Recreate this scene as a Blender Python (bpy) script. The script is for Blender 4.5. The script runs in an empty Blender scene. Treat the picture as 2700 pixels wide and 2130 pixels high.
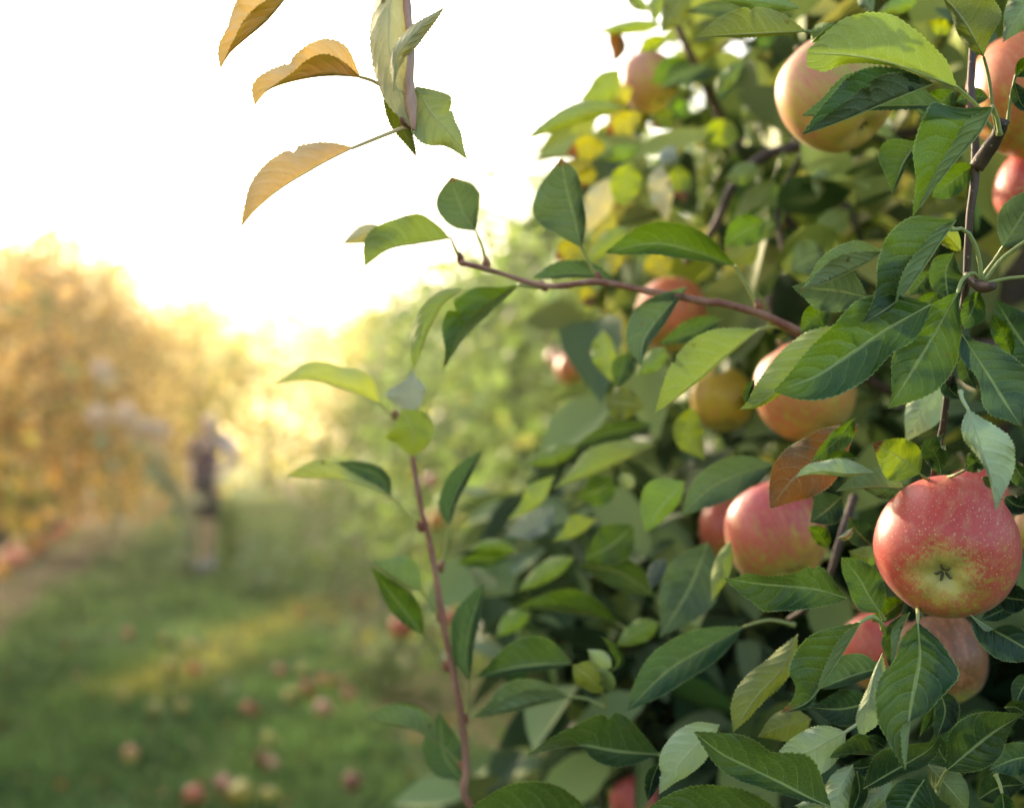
import bpy, bmesh, math, random
import numpy as np
from mathutils import Vector, Matrix, Quaternion, noise as mnoise
R = math.radians
rnd = random.Random(7)
rng = np.random.default_rng(11)
scene = bpy.context.scene
COL = scene.collection

# ------------------------------------------------------------------ camera
CAM_H = 1.37
PITCH = R(1.57)
cam_data = bpy.data.cameras.new('camera')
cam = bpy.data.objects.new('camera', cam_data)
COL.objects.link(cam)
cam.location = (0, 0, CAM_H)
cam.rotation_euler = (math.pi / 2 + PITCH, 0, 0)
cam_data.sensor_width = 36
cam_data.lens = 50
cam_data.clip_start = 0.02
cam_data.clip_end = 3000
cam_data.dof.use_dof = True
cam_data.dof.focus_distance = 0.742
cam_data.dof.aperture_fstop = 5.1
scene.camera = cam

# ------------------------------------------------------------------ world, sun, exposure
SUN_EL, SUN_AZ = 17.0, -36.0
world = bpy.data.worlds.new('World')
scene.world = world
world.use_nodes = True
wn = world.node_tree
bg = wn.nodes['Background']
sky = wn.nodes.new('ShaderNodeTexSky')
sky.sky_type = 'NISHITA'
sky.sun_disc = False
sky.sun_elevation = R(SUN_EL)
sky.sun_rotation = R(SUN_AZ)
sky.dust_density = 6.0
sky.air_density = 1.0
sky.ozone_density = 1.0
wn.links.new(sky.outputs[0], bg.inputs[0])
bg.inputs[1].default_value = 0.15
sun_data = bpy.data.lights.new('sun', 'SUN')
sun = bpy.data.objects.new('sun', sun_data)
COL.objects.link(sun)
sun_data.energy = 3.8
sun_data.angle = R(1.5)
sun_data.color = (1.0, 0.82, 0.58)
S = Vector((math.sin(R(SUN_AZ)) * math.cos(R(SUN_EL)), math.cos(R(SUN_AZ)) * math.cos(R(SUN_EL)), math.sin(R(SUN_EL))))
sun.rotation_euler = (-S).to_track_quat('-Z', 'Y').to_euler()
vs = scene.view_settings
vs.view_transform = 'Standard'
vs.look = 'None'
vs.exposure = 2.0
vs.gamma = 1
vs.use_curve_mapping = False
HAZE = 0.0018
cy = scene.cycles
cy.use_denoising = True
cy.use_adaptive_sampling = False
cy.max_bounces = 8
cy.diffuse_bounces = 4
cy.glossy_bounces = 2
cy.transmission_bounces = 4
cy.transparent_max_bounces = 4
cy.volume_bounces = 1
cy.sample_clamp_indirect = 8
cy.caustics_reflective = False
cy.caustics_refractive = False

# ------------------------------------------------------------------ pixel ray helpers (2700 x 2130 photograph)
K = 0.72 / 2700
FWD = Vector((0, math.cos(PITCH), math.sin(PITCH)))
UP = Vector((0, -math.sin(PITCH), math.cos(PITCH)))
RIGHT = Vector((1, 0, 0))
CAMP = Vector((0, 0, CAM_H))


def P(px, py, d):
    px, py, d = float(px), float(py), float(d)
    return CAMP + d * (FWD + (px - 1350) * K * RIGHT + (1065 - py) * K * UP)


def G(px, py, z=0.0):
    r = FWD + (px - 1350) * K * RIGHT + (1065 - py) * K * UP
    t = (z - CAM_H) / r.z
    return CAMP + t * r


ZS = 800 / 2135
REG = {'R1': (1900, 0, ZS), 'R2': (1900, 540, ZS), 'R3': (1900, 1100, ZS), 'R4': (1900, 1490, ZS),
       'R5': (1200, 0, ZS), 'R6': (1200, 540, ZS), 'R7': (1200, 1100, ZS), 'R8': (1200, 1490, ZS),
       'S1': (500, 0, ZS), 'S2': (650, 640, ZS), 'S3': (650, 1200, 800 / 1469), 'S4': (0, 500, ZS),
       'S5': (0, 900, ZS), 'S6': (0, 1490, 1000 / 2165), 'P': (0, 0, 1.0)}


def px(reg, pt):
    o = REG[reg]
    return (o[0] + pt[0] * o[2], o[1] + pt[1] * o[2])


# ------------------------------------------------------------------ object helpers
def link(o, parent=None):
    COL.objects.link(o)
    if parent is not None:
        o.parent = parent
    return o


def tag(o, label=None, cat=None, group=None, kind=None):
    if label: o['label'] = label
    if cat: o['category'] = cat
    if group: o['group'] = group
    if kind: o['kind'] = kind
    return o


def thing(name, label, cat, loc=(0, 0, 0), group=None):
    o = bpy.data.objects.new(name, None)
    o.empty_display_size = 0.1
    o.location = loc
    link(o)
    return tag(o, label, cat, group)


def child(name, me, parent, mats=None):
    """link a mesh made in world coordinates under an un-rotated parent"""
    o = bpy.data.objects.new(name, me)
    if mats:
        for m in mats:
            if m.name not in [x.name for x in me.materials if x]:
                me.materials.append(m)
    link(o, parent)
    if parent is not None:
        loc = Vector(parent.location)
        p = parent.parent
        while p is not None:
            loc += Vector(p.location)
            p = p.parent
        o.location = -loc
    return o


def catmull(pts, n):
    pts = [np.array(p, float) for p in pts]
    if len(pts) == 2:
        pts = [pts[0], (pts[0] + pts[1]) / 2, pts[1]]
    ext = [2 * pts[0] - pts[1]] + pts + [2 * pts[-1] - pts[-2]]
    dense = []
    for i in range(1, len(ext) - 2):
        p0, p1, p2, p3 = ext[i - 1:i + 3]
        for k in range(16):
            t = k / 16
            dense.append(0.5 * (2 * p1 + (p2 - p0) * t + (2 * p0 - 5 * p1 + 4 * p2 - p3) * t * t + (3 * p1 - p0 - 3 * p2 + p3) * t ** 3))
    dense.append(pts[-1])
    dense = np.array(dense)
    seg = np.linalg.norm(np.diff(dense, axis=0), axis=1)
    s = np.concatenate([[0], np.cumsum(seg)])
    s /= max(s[-1], 1e-9)
    u = np.linspace(0, 1, n)
    return np.stack([np.interp(u, s, dense[:, k]) for k in range(dense.shape[1])], 1)


def smooth_list(w, u):
    w = np.array(w, float)
    if len(w) == 2:
        return np.interp(u, [0, 1], w)
    x = np.linspace(0, 1, len(w))
    d = np.gradient(w, x)
    i = np.clip(np.searchsorted(x, u, side='right') - 1, 0, len(w) - 2)
    h = x[i + 1] - x[i]
    t = (u - x[i]) / h
    h00 = 2 * t ** 3 - 3 * t ** 2 + 1; h10 = t ** 3 - 2 * t ** 2 + t
    h01 = -2 * t ** 3 + 3 * t ** 2; h11 = t ** 3 - t ** 2
    return h00 * w[i] + h10 * h * d[i] + h01 * w[i + 1] + h11 * h * d[i + 1]


def tube_arrays(pts, radii, seg=8):
    pts = np.array(pts, float)
    n = len(pts)
    tang = np.gradient(pts, axis=0)
    tang /= np.linalg.norm(tang, axis=1)[:, None] + 1e-12
    ref = np.array([0.3, 0.9, 0.1]) if abs(tang[0][1]) < 0.8 else np.array([1.0, 0, 0])
    vs_, fs = [], []
    nrm = np.cross(tang[0], ref); nrm /= np.linalg.norm(nrm)
    for i in range(n):
        nrm = nrm - tang[i] * np.dot(nrm, tang[i])
        nrm /= np.linalg.norm(nrm) + 1e-12
        b = np.cross(tang[i], nrm)
        for k in range(seg):
            a = 2 * math.pi * k / seg
            vs_.append(pts[i] + radii[i] * (math.cos(a) * nrm + math.sin(a) * b))
    for i in range(n - 1):
        for k in range(seg):
            a, b2 = i * seg + k, i * seg + (k + 1) % seg
            fs.append((a, b2, b2 + seg, a + seg))
    fs.append(tuple(range(seg - 1, -1, -1)))
    fs.append(tuple((n - 1) * seg + k for k in range(seg)))
    return vs_, fs


def tube_mesh(name, pts, radii, seg=8, n=None, knots=0.0, seed=0):
    if n:
        rr = np.interp(np.linspace(0, 1, n), np.linspace(0, 1, len(radii)), radii)
        pts = catmull(pts, n)
        if knots:
            rg = np.random.default_rng(seed)
            rr = rr * (1 + knots * rg.normal(0, 1, n))
        radii = rr
    v, f = tube_arrays(pts, radii, seg)
    me = bpy.data.meshes.new(name)
    me.from_pydata([tuple(x) for x in v], [], f)
    me.polygons.foreach_set('use_smooth', [True] * len(me.polygons))
    me.update()
    return me


# ------------------------------------------------------------------ materials
def new_mat(name):
    m = bpy.data.materials.new(name)
    m.use_nodes = True
    nt = m.node_tree
    for n in list(nt.nodes):
        nt.nodes.remove(n)
    out = nt.nodes.new('ShaderNodeOutputMaterial')
    return m, nt, out


class NB:
    def __init__(s, nt): s.nt = nt

    def n(s, t, **kw):
        x = s.nt.nodes.new('ShaderNode' + t)
        for k, v in kw.items(): setattr(x, k, v)
        return x

    def set(s, sock, v):
        if isinstance(v, bpy.types.NodeSocket): s.nt.links.new(v, sock)
        elif v is not None: sock.default_value = v

    def m(s, op, a, b=None, c=None, clamp=False):
        x = s.n('Math', operation=op); x.use_clamp = clamp
        s.set(x.inputs[0], a); s.set(x.inputs[1], b); s.set(x.inputs[2], c)
        return x.outputs[0]

    def mix(s, f, a, b, blend='MIX'):
        x = s.n('Mix', data_type='RGBA', blend_type=blend)
        s.set(x.inputs[0], f); s.set(x.inputs[6], a); s.set(x.inputs[7], b)
        return x.outputs[2]

    def ss(s, v, lo, hi):
        x = s.n('MapRange', interpolation_type='SMOOTHSTEP')
        s.set(x.inputs[0], v); s.set(x.inputs[1], lo); s.set(x.inputs[2], hi)
        x.inputs[3].default_value = 0; x.inputs[4].default_value = 1
        return x.outputs[0]

    def noise(s, vec, scale, detail=2, rough=0.5, dist=0.0):
        x = s.n('TexNoise'); s.set(x.inputs['Vector'], vec); x.inputs['Scale'].default_value = scale
        x.inputs['Detail'].default_value = detail; x.inputs['Roughness'].default_value = rough
        x.inputs['Distortion'].default_value = dist
        return x.outputs[0]

    def attr(s, name):
        x = s.n('Attribute', attribute_name=name)
        return x


def rgb(c): return (c[0], c[1], c[2], 1)


def make_leaf_mat():
    m, nt, out = new_mat('leaf_blade')
    b = NB(nt)
    uv = b.n('UVMap')
    sep = b.n('SeparateXYZ'); nt.links.new(uv.outputs[0], sep.inputs[0])
    u = sep.outputs[0]
    v = b.m('MULTIPLY_ADD', sep.outputs[1], 2.0, -1.0)
    av = b.m('ABSOLUTE', v)
    geo = b.n('NewGeometry')
    oi = b.n('ObjectInfo')
    tc = b.n('TexCoord')
    objv = b.n('VectorMath', operation='ADD')
    nt.links.new(tc.outputs['Object'], objv.inputs[0])
    comb = b.n('CombineXYZ'); nt.links.new(oi.outputs['Random'], comb.inputs[0])
    mul = b.n('VectorMath', operation='SCALE'); nt.links.new(comb.outputs[0], mul.inputs[0]); mul.inputs['Scale'].default_value = 3.0
    nt.links.new(mul.outputs[0], objv.inputs[1])
    vec = objv.outputs[0]
    # warp
    nz = b.noise(vec, 60, 2)
    w = b.m('MULTIPLY_ADD', nz, 0.10, -0.05)
    uu = b.m('ADD', u, w)
    # secondary veins, alternate on both halves
    side = b.m('MULTIPLY', b.m('GREATER_THAN', v, 0.0), 0.5)
    curve = b.m('POWER', av, 1.35)
    sv = b.m('ADD', b.m('SUBTRACT', b.m('MULTIPLY', uu, 8.5), b.m('MULTIPLY', curve, 1.9)), side)
    fr = b.m('ABSOLUTE', b.m('SUBTRACT', b.m('FRACT', sv), 0.5))   # .5 at vein
    wid = b.m('MULTIPLY_ADD', av, 0.020, 0.462)
    vein2 = b.m('MULTIPLY', b.ss(fr, wid, 0.5), b.ss(av, 1.0, 0.86))
    soft2 = b.ss(fr, 0.2, 0.5)
    mid = b.ss(av, 0.060, 0.022)
    # fine net of veins
    vmap = b.n('CombineXYZ')
    nt.links.new(b.m('MULTIPLY', uu, 2.0), vmap.inputs[0]); nt.links.new(v, vmap.inputs[1]); nt.links.new(oi.outputs['Random'], vmap.inputs[2])
    vor = b.n('TexVoronoi', feature='DISTANCE_TO_EDGE')
    nt.links.new(vmap.outputs[0], vor.inputs['Vector']); vor.inputs['Scale'].default_value = 15
    net = b.ss(vor.outputs['Distance'], 0.07, 0.0)
    big = b.noise(vec, 35, 3, 0.6)
    fine = b.noise(vec, 500, 2, 0.6)
    top = b.attr('top').outputs['Color']
    und = b.attr('under').outputs['Color']
    # upper face
    var = b.m('MULTIPLY_ADD', big, 1.1, 0.45)
    hsvt = b.n('HueSaturation'); nt.links.new(top, hsvt.inputs['Color'])
    nt.links.new(var, hsvt.inputs['Value'])
    nt.links.new(b.m('MULTIPLY_ADD', big, -0.06, 0.53), hsvt.inputs['Hue'])
    mott = b.m('MULTIPLY', b.ss(b.noise(vec, 22, 3, 0.65), 0.52, 0.72), 0.38)
    topm = b.mix(mott, hsvt.outputs[0], b.mix(0.5, b.mix(0.5, top, und), (0.20, 0.24, 0.03, 1)))
    t1 = b.mix(b.m('MULTIPLY', net, 0.34), topm, b.mix(0.5, top, (0.30, 0.42, 0.10, 1)))
    t2 = b.mix(b.m('MULTIPLY', vein2, 0.62), t1, b.mix(0.6, top, (0.42, 0.52, 0.20, 1)))
    t3 = b.mix(b.m('MULTIPLY', mid, 0.85), t2, (0.44, 0.52, 0.20, 1))
    # under face
    hsvu = b.n('HueSaturation'); nt.links.new(und, hsvu.inputs['Color'])
    nt.links.new(b.m('MULTIPLY_ADD', big, 0.7, 0.65), hsvu.inputs['Value'])
    pale = b.mix(0.55, und, (0.72, 0.74, 0.45, 1))
    u1 = b.mix(b.m('MULTIPLY', net, 0.28), hsvu.outputs[0], pale)
    u1 = b.mix(b.m('MULTIPLY', fine, 0.18), u1, pale)
    u2 = b.mix(b.m('MULTIPLY', vein2, 0.65), u1, pale)
    u3 = b.mix(b.m('MULTIPLY', mid, 0.8), u2, pale)
    base = b.mix(geo.outputs['Backfacing'], t3, u3)
    # pale margin with its backlit rim painted brighter, rust specks
    edge = b.m('MULTIPLY', b.ss(av, 0.935, 0.975), 0.75)
    base = b.mix(edge, base, b.mix(0.65, base, (0.52, 0.58, 0.20, 1)))
    spk = b.n('TexVoronoi'); nt.links.new(vec, spk.inputs['Vector']); spk.inputs['Scale'].default_value = 110
    spc = b.n('SeparateColor'); nt.links.new(spk.outputs['Color'], spc.inputs[0])
    sm = b.m('MULTIPLY', b.ss(spk.outputs['Distance'], 0.26, 0.12), b.m('GREATER_THAN', spc.outputs[0], 0.965))
    base = b.mix(b.m('MULTIPLY', sm, 0.8), base, (0.10, 0.055, 0.03, 1))
    # relief: blade puffs up between the veins
    h = b.m('ADD', b.m('MULTIPLY', b.m('SUBTRACT', 1.0, soft2), 0.9), b.m('MULTIPLY', b.m('SUBTRACT', 1.0, net), 0.30))
    h = b.m('ADD', h, b.m('MULTIPLY', fine, 0.35))
    h = b.m('SUBTRACT', h, b.m('MULTIPLY', mid, 0.6))
    bump = b.n('Bump'); bump.inputs['Strength'].default_value = 0.9; bump.inputs['Distance'].default_value = 0.0006
    nt.links.new(h, bump.inputs['Height'])
    pr = b.n('BsdfPrincipled')
    nt.links.new(base, pr.inputs['Base Color'])
    nt.links.new(b.m('MULTIPLY_ADD', geo.outputs['Backfacing'], 0.32, 0.36), pr.inputs['Roughness'])
    nt.links.new(b.m('MULTIPLY_ADD', geo.outputs['Backfacing'], -0.25, 0.45), pr.inputs['Specular IOR Level'])
    nt.links.new(bump.outputs[0], pr.inputs['Normal'])
    tr = b.n('BsdfTranslucent')
    hst = b.n('HueSaturation'); nt.links.new(b.mix(0.7, und, top), hst.inputs['Color']); hst.inputs['Saturation'].default_value = 1.35; hst.inputs['Value'].default_value = 1.45
    trc = b.mix(b.m('MULTIPLY', b.m('MAXIMUM', vein2, mid), 0.5), hst.outputs[0], b.mix(0.5, und, top))
    nt.links.new(trc, tr.inputs[0])
    ms = b.n('MixShader'); ms.inputs[0].default_value = 0.20
    nt.links.new(pr.outputs[0], ms.inputs[1]); nt.links.new(tr.outputs[0], ms.inputs[2])
    nt.links.new(ms.outputs[0], out.inputs[0])
    return m


def make_far_leaf_mat(name='foliage_leaf', tl=0.5):
    m, nt, out = new_mat(name)
    b = NB(nt)
    geo = b.n('NewGeometry')
    base = b.mix(geo.outputs['Backfacing'], b.attr('top').outputs['Color'], b.attr('under').outputs['Color'])
    pr = b.n('BsdfPrincipled'); nt.links.new(base, pr.inputs['Base Color'])
    pr.inputs['Roughness'].default_value = 0.6; pr.inputs['Specular IOR Level'].default_value = 0.22
    tr = b.n('BsdfTranslucent'); nt.links.new(b.mix(0.5, b.attr('top').outputs['Color'], b.attr('under').outputs['Color']), tr.inputs[0])
    ms = b.n('MixShader'); ms.inputs[0].default_value = tl
    nt.links.new(pr.outputs[0], ms.inputs[1]); nt.links.new(tr.outputs[0], ms.inputs[2])
    nt.links.new(ms.outputs[0], out.inputs[0])
    return m


def make_petiole_mat():
    m, nt, out = new_mat('leaf_stalk')
    b = NB(nt)
    base = b.mix(b.noise(b.n('TexCoord').outputs['Object'], 120, 2), b.attr('under').outputs['Color'], b.mix(0.5, b.attr('under').outputs['Color'], (0.40, 0.42, 0.13, 1)))
    pr = b.n('BsdfPrincipled'); nt.links.new(base, pr.inputs['Base Color']); pr.inputs['Roughness'].default_value = 0.5
    pr.inputs['Subsurface Weight'].default_value = 0.0
    nt.links.new(pr.outputs[0], out.inputs[0])
    return m


def make_bark_mat(name, c1, c2, rough=0.7, bump=0.5, sc=1.0):
    m, nt, out = new_mat(name)
    b = NB(nt)
    tcn = b.n('TexCoord').outputs['Object']
    mp = b.n('Mapping'); nt.links.new(tcn, mp.inputs[0]); mp.inputs['Scale'].default_value = (1, 1, 0.25)
    n1 = b.noise(mp.outputs[0], 90 * sc, 4, 0.65)
    n2 = b.noise(tcn, 25 * sc, 2)
    col = b.mix(b.ss(n1, 0.35, 0.68), rgb(c1), rgb(c2))
    col = b.mix(b.m('MULTIPLY', b.ss(n2, 0.5, 0.7), 0.5), col, rgb([min(1, x * 1.5 + 0.015) for x in c2]))
    vor = b.n('TexVoronoi'); nt.links.new(tcn, vor.inputs[0]); vor.inputs['Scale'].default_value = 260 * sc
    spots = b.ss(vor.outputs['Distance'], 0.22, 0.10)
    col = b.mix(b.m('MULTIPLY', spots, 0.5), col, rgb((0.45, 0.36, 0.25)))
    pr = b.n('BsdfPrincipled'); nt.links.new(col, pr.inputs['Base Color']); pr.inputs['Roughness'].default_value = rough
    bp = b.n('Bump'); bp.inputs['Strength'].default_value = bump; bp.inputs['Distance'].default_value = 0.001 / sc
    nt.links.new(b.m('ADD', n1, b.m('MULTIPLY', spots, 0.4)), bp.inputs['Height']); nt.links.new(bp.outputs[0], pr.inputs['Normal'])
    nt.links.new(pr.outputs[0], out.inputs[0])
    return m


def make_apple_mat():
    m, nt, out = new_mat('apple_skin')
    b = NB(nt)
    oi = b.n('ObjectInfo')
    tcn = b.n('TexCoord').outputs['Object']
    at = b.attr('ap'); sp = b.n('SeparateColor'); nt.links.new(at.outputs['Color'], sp.inputs[0])
    blush, cal, ang = sp.outputs[0], sp.outputs[1], sp.outputs[2]
    comb = b.n('CombineXYZ')
    nt.links.new(b.m('MULTIPLY', oi.outputs['Random'], 5.0), comb.inputs[0])
    off = b.n('VectorMath', operation='ADD'); nt.links.new(tcn, off.inputs[0]); nt.links.new(comb.outputs[0], off.inputs[1])
    vec = off.outputs[0]
    # streaks along the meridians
    mp = b.n('Mapping'); nt.links.new(vec, mp.inputs[0]); mp.inputs['Scale'].default_value = (1, 1, 0.16)
    st = b.noise(mp.outputs[0], 170, 4, 0.65)
    st2 = b.noise(mp.outputs[0], 480, 3, 0.7)
    pat = b.noise(vec, 32, 3, 0.6)
    cov = b.m('ADD', blush, b.m('MULTIPLY', b.m('SUBTRACT', pat, 0.5), 0.55))
    cov = b.m('ADD', cov, b.m('MULTIPLY', b.m('SUBTRACT', st, 0.5), 1.25))
    cov = b.m('ADD', cov, b.m('MULTIPLY', b.m('SUBTRACT', st2, 0.5), 0.45))
    red_amt = b.ss(cov, 0.18, 0.72)
    ground = b.mix(b.ss(pat, 0.35, 0.7), (0.60, 0.41, 0.065, 1), (0.42, 0.41, 0.055, 1))
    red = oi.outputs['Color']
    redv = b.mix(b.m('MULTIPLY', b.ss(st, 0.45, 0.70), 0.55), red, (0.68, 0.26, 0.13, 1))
    redv = b.mix(b.m('MULTIPLY', b.ss(st2, 0.5, 0.75), 0.30), redv, (0.30, 0.015, 0.018, 1))
    col = b.mix(red_amt, ground, redv)
    # green eye round the calyx
    calm = b.m('ADD', cal, b.m('MULTIPLY', b.m('SUBTRACT', st2, 0.5), 1.1))
    calm = b.m('ADD', calm, b.m('MULTIPLY', b.m('SUBTRACT', pat, 0.5), 0.4))
    col = b.mix(b.m('MULTIPLY', b.ss(calm, 0.22, 0.75), 0.95), col, (0.58, 0.50, 0.13, 1))
    # lenticels
    def dots(scale, thr, r0, r1):
        v = b.n('TexVoronoi'); nt.links.new(vec, v.inputs['Vector']); v.inputs['Scale'].default_value = scale
        c = b.n('SeparateColor'); nt.links.new(v.outputs['Color'], c.inputs[0])
        return b.m('MULTIPLY', b.ss(v.outputs['Distance'], r0, r1), b.m('GREATER_THAN', b.m('ADD', c.outputs[0], b.m('MULTIPLY', cal, 0.5)), thr))
    dt = b.m('MAXIMUM', dots(330, 0.45, 0.24, 0.12), dots(620, 0.55, 0.30, 0.16))
    col = b.mix(b.m('MULTIPLY', dt, b.m('MULTIPLY_ADD', st2, 0.8, 0.15)), col, (0.74, 0.53, 0.22, 1))
    wide = b.n('SeparateColor'); nt.links.new(b.attr('ap2').outputs['Color'], wide.inputs[0])
    # dried brown inside the calyx bowl
    col = b.mix(b.m('MULTIPLY', wide.outputs[0], 0.55), col, (0.46, 0.50, 0.24, 1))
    pr = b.n('BsdfPrincipled'); nt.links.new(col, pr.inputs['Base Color'])
    nt.links.new(b.m('MULTIPLY_ADD', pat, 0.15, 0.34), pr.inputs['Roughness'])
    pr.inputs['Specular IOR Level'].default_value = 0.5
    pr.inputs['Sheen Weight'].default_value = 0.12
    pr.inputs['Sheen Roughness'].default_value = 0.4
    bp = b.n('Bump'); bp.inputs['Strength'].default_value = 0.10; bp.inputs['Distance'].default_value = 0.0006
    nt.links.new(b.m('ADD', b.m('MULTIPLY', pat, 2.0), b.m('MULTIPLY', st2, 0.3)), bp.inputs['Height']); nt.links.new(bp.outputs[0], pr.inputs['Normal'])
    nt.links.new(pr.outputs[0], out.inputs[0])
    return m


def flat_mat(name, c, rough=0.7, c2=None, sc=40):
    m, nt, out = new_mat(name)
    b = NB(nt)
    n1 = b.noise(b.n('TexCoord').outputs['Object'], sc, 3, 0.6)
    col = b.mix(n1, rgb(c), rgb(c2 or [x * 0.7 for x in c]))
    pr = b.n('BsdfPrincipled'); nt.links.new(col, pr.inputs['Base Color']); pr.inputs['Roughness'].default_value = rough
    nt.links.new(pr.outputs[0], out.inputs[0])
    return m


M_LEAF = make_leaf_mat()
M_FAR = make_far_leaf_mat()
M_CROWN = make_far_leaf_mat('crown_leaf_blade', 0.2)
M_PET = make_petiole_mat()
M_BARK = make_bark_mat('branch_bark', (0.040, 0.022, 0.016), (0.095, 0.052, 0.036), 0.6, 0.5)
M_RED = make_bark_mat('young_red_bark', (0.22, 0.075, 0.048), (0.33, 0.16, 0.11), 0.5, 0.3)
M_PINK = make_bark_mat('young_downy_bark', (0.52, 0.26, 0.19), (0.62, 0.42, 0.31), 0.6, 0.3)
M_TRUNK = make_bark_mat('trunk_bark', (0.07, 0.055, 0.045), (0.17, 0.14, 0.12), 0.85, 0.9, 0.35)
M_APPLE = make_apple_mat()
M_SEPAL = flat_mat('dried_sepal', (0.045, 0.035, 0.02), 0.8, (0.16, 0.15, 0.07), 400)
M_STALK = flat_mat('apple_stalk', (0.16, 0.10, 0.04), 0.7, (0.24, 0.22, 0.08), 200)

# ------------------------------------------------------------------ ground, grass
def make_ground_mat():
    m, nt, out = new_mat('orchard_soil_and_turf')
    b = NB(nt)
    tcn = b.n('TexCoord').outputs['Object']
    s = b.n('SeparateXYZ'); nt.links.new(tcn, s.inputs[0])
    # distance from the tree row lines, which run along (-.175, 1)
    q = b.m('MULTIPLY_ADD', s.outputs[1], 0.175, s.outputs[0])
    n1 = b.noise(tcn, 0.9, 4, 0.6)
    qn = b.m('ADD', q, b.m('MULTIPLY_ADD', n1, 1.6, -0.8))
    soil_l = b.m('MULTIPLY', b.ss(qn, -1.6, -2.1), b.ss(qn, -5.2, -4.6))
    soil_r = b.m('MULTIPLY', b.ss(qn, 0.35, 0.75), b.ss(qn, 2.2, 1.7))
    soil = b.m('MAXIMUM', soil_l, soil_r)
    n2 = b.noise(tcn, 14, 4, 0.7)
    grass = b.mix(n2, (0.045, 0.10, 0.022, 1), (0.085, 0.15, 0.04, 1))
    grass = b.mix(b.ss(n1, 0.45, 0.75), grass, (0.14, 0.15, 0.05, 1))
    dirt = b.mix(n2, (0.13, 0.085, 0.05, 1), (0.24, 0.16, 0.09, 1))
    col = b.mix(b.m('MULTIPLY', soil, b.m('MULTIPLY_ADD', soil_r, -0.4, 0.85)), grass, dirt)
    pr = b.n('BsdfPrincipled'); nt.links.new(col, pr.inputs['Base Color']); pr.inputs['Roughness'].default_value = 0.95
    pr.inputs['Specular IOR Level'].default_value = 0.1
    bp = b.n('Bump'); bp.inputs['Distance'].default_value = 0.03; nt.links.new(n2, bp.inputs['Height']); nt.links.new(bp.outputs[0], pr.inputs['Normal'])
    nt.links.new(pr.outputs[0], out.inputs[0])
    return m


def build_ground():
    xs = np.concatenate([[-900, -300, -90, -40], np.arange(-24, 24.1, 1.2), [40, 90, 300, 900]])
    ys = np.concatenate([[-600, -100, -30], np.arange(-8, 60.1, 1.2), [75, 110, 200, 500, 1500]])
    v, f = [], []
    for y in ys:
        for x in xs:
            near = max(0, 1 - math.hypot(x, y - 20) / 60)
            z = 0.05 * near * mnoise.noise(Vector((x * 0.35, y * 0.35, 0)))
            v.append((x, y, z))
    nx = len(xs)
    for j in range(len(ys) - 1):
        for i in range(nx - 1):
            a = j * nx + i
            f.append((a, a + 1, a + nx + 1, a + nx))
    me = bpy.data.meshes.new('ground')
    me.from_pydata(v, [], f)
    me.polygons.foreach_set('use_smooth', [True] * len(me.polygons))
    me.materials.append(make_ground_mat())
    o = link(bpy.data.objects.new('ground', me))
    tag(o, 'grassy orchard floor with bare soil along the tree rows', kind='structure')
    return o


def np_mesh(name, verts, faces, top=None, under=None, mat=None, smooth=False):
    """faces: int array (n,3) or (n,4)"""
    verts = np.asarray(verts, np.float32); faces = np.asarray(faces, np.int32)
    me = bpy.data.meshes.new(name)
    k = faces.shape[1]
    me.vertices.add(len(verts)); me.vertices.foreach_set('co', verts.ravel())
    me.loops.add(faces.size); me.loops.foreach_set('vertex_index', faces.ravel())
    me.polygons.add(len(faces))
    me.polygons.foreach_set('loop_start', np.arange(0, faces.size, k, dtype=np.int32))
    me.polygons.foreach_set('loop_total', np.full(len(faces), k, np.int32))
    me.update(calc_edges=True)
    if smooth:
        me.polygons.foreach_set('use_smooth', np.ones(len(faces), bool))
    for nm, c in (('top', top), ('under', under)):
        if c is not None:
            c4 = np.concatenate([np.asarray(c, np.float32), np.ones((len(verts), 1), np.float32)], 1)
            a = me.attributes.new(nm, 'FLOAT_COLOR', 'POINT'); a.data.foreach_set('color', c4.ravel())
    if mat: me.materials.append(mat)
    me.validate()
    return me


def row_q(x, y): return x + 0.175 * y


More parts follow.
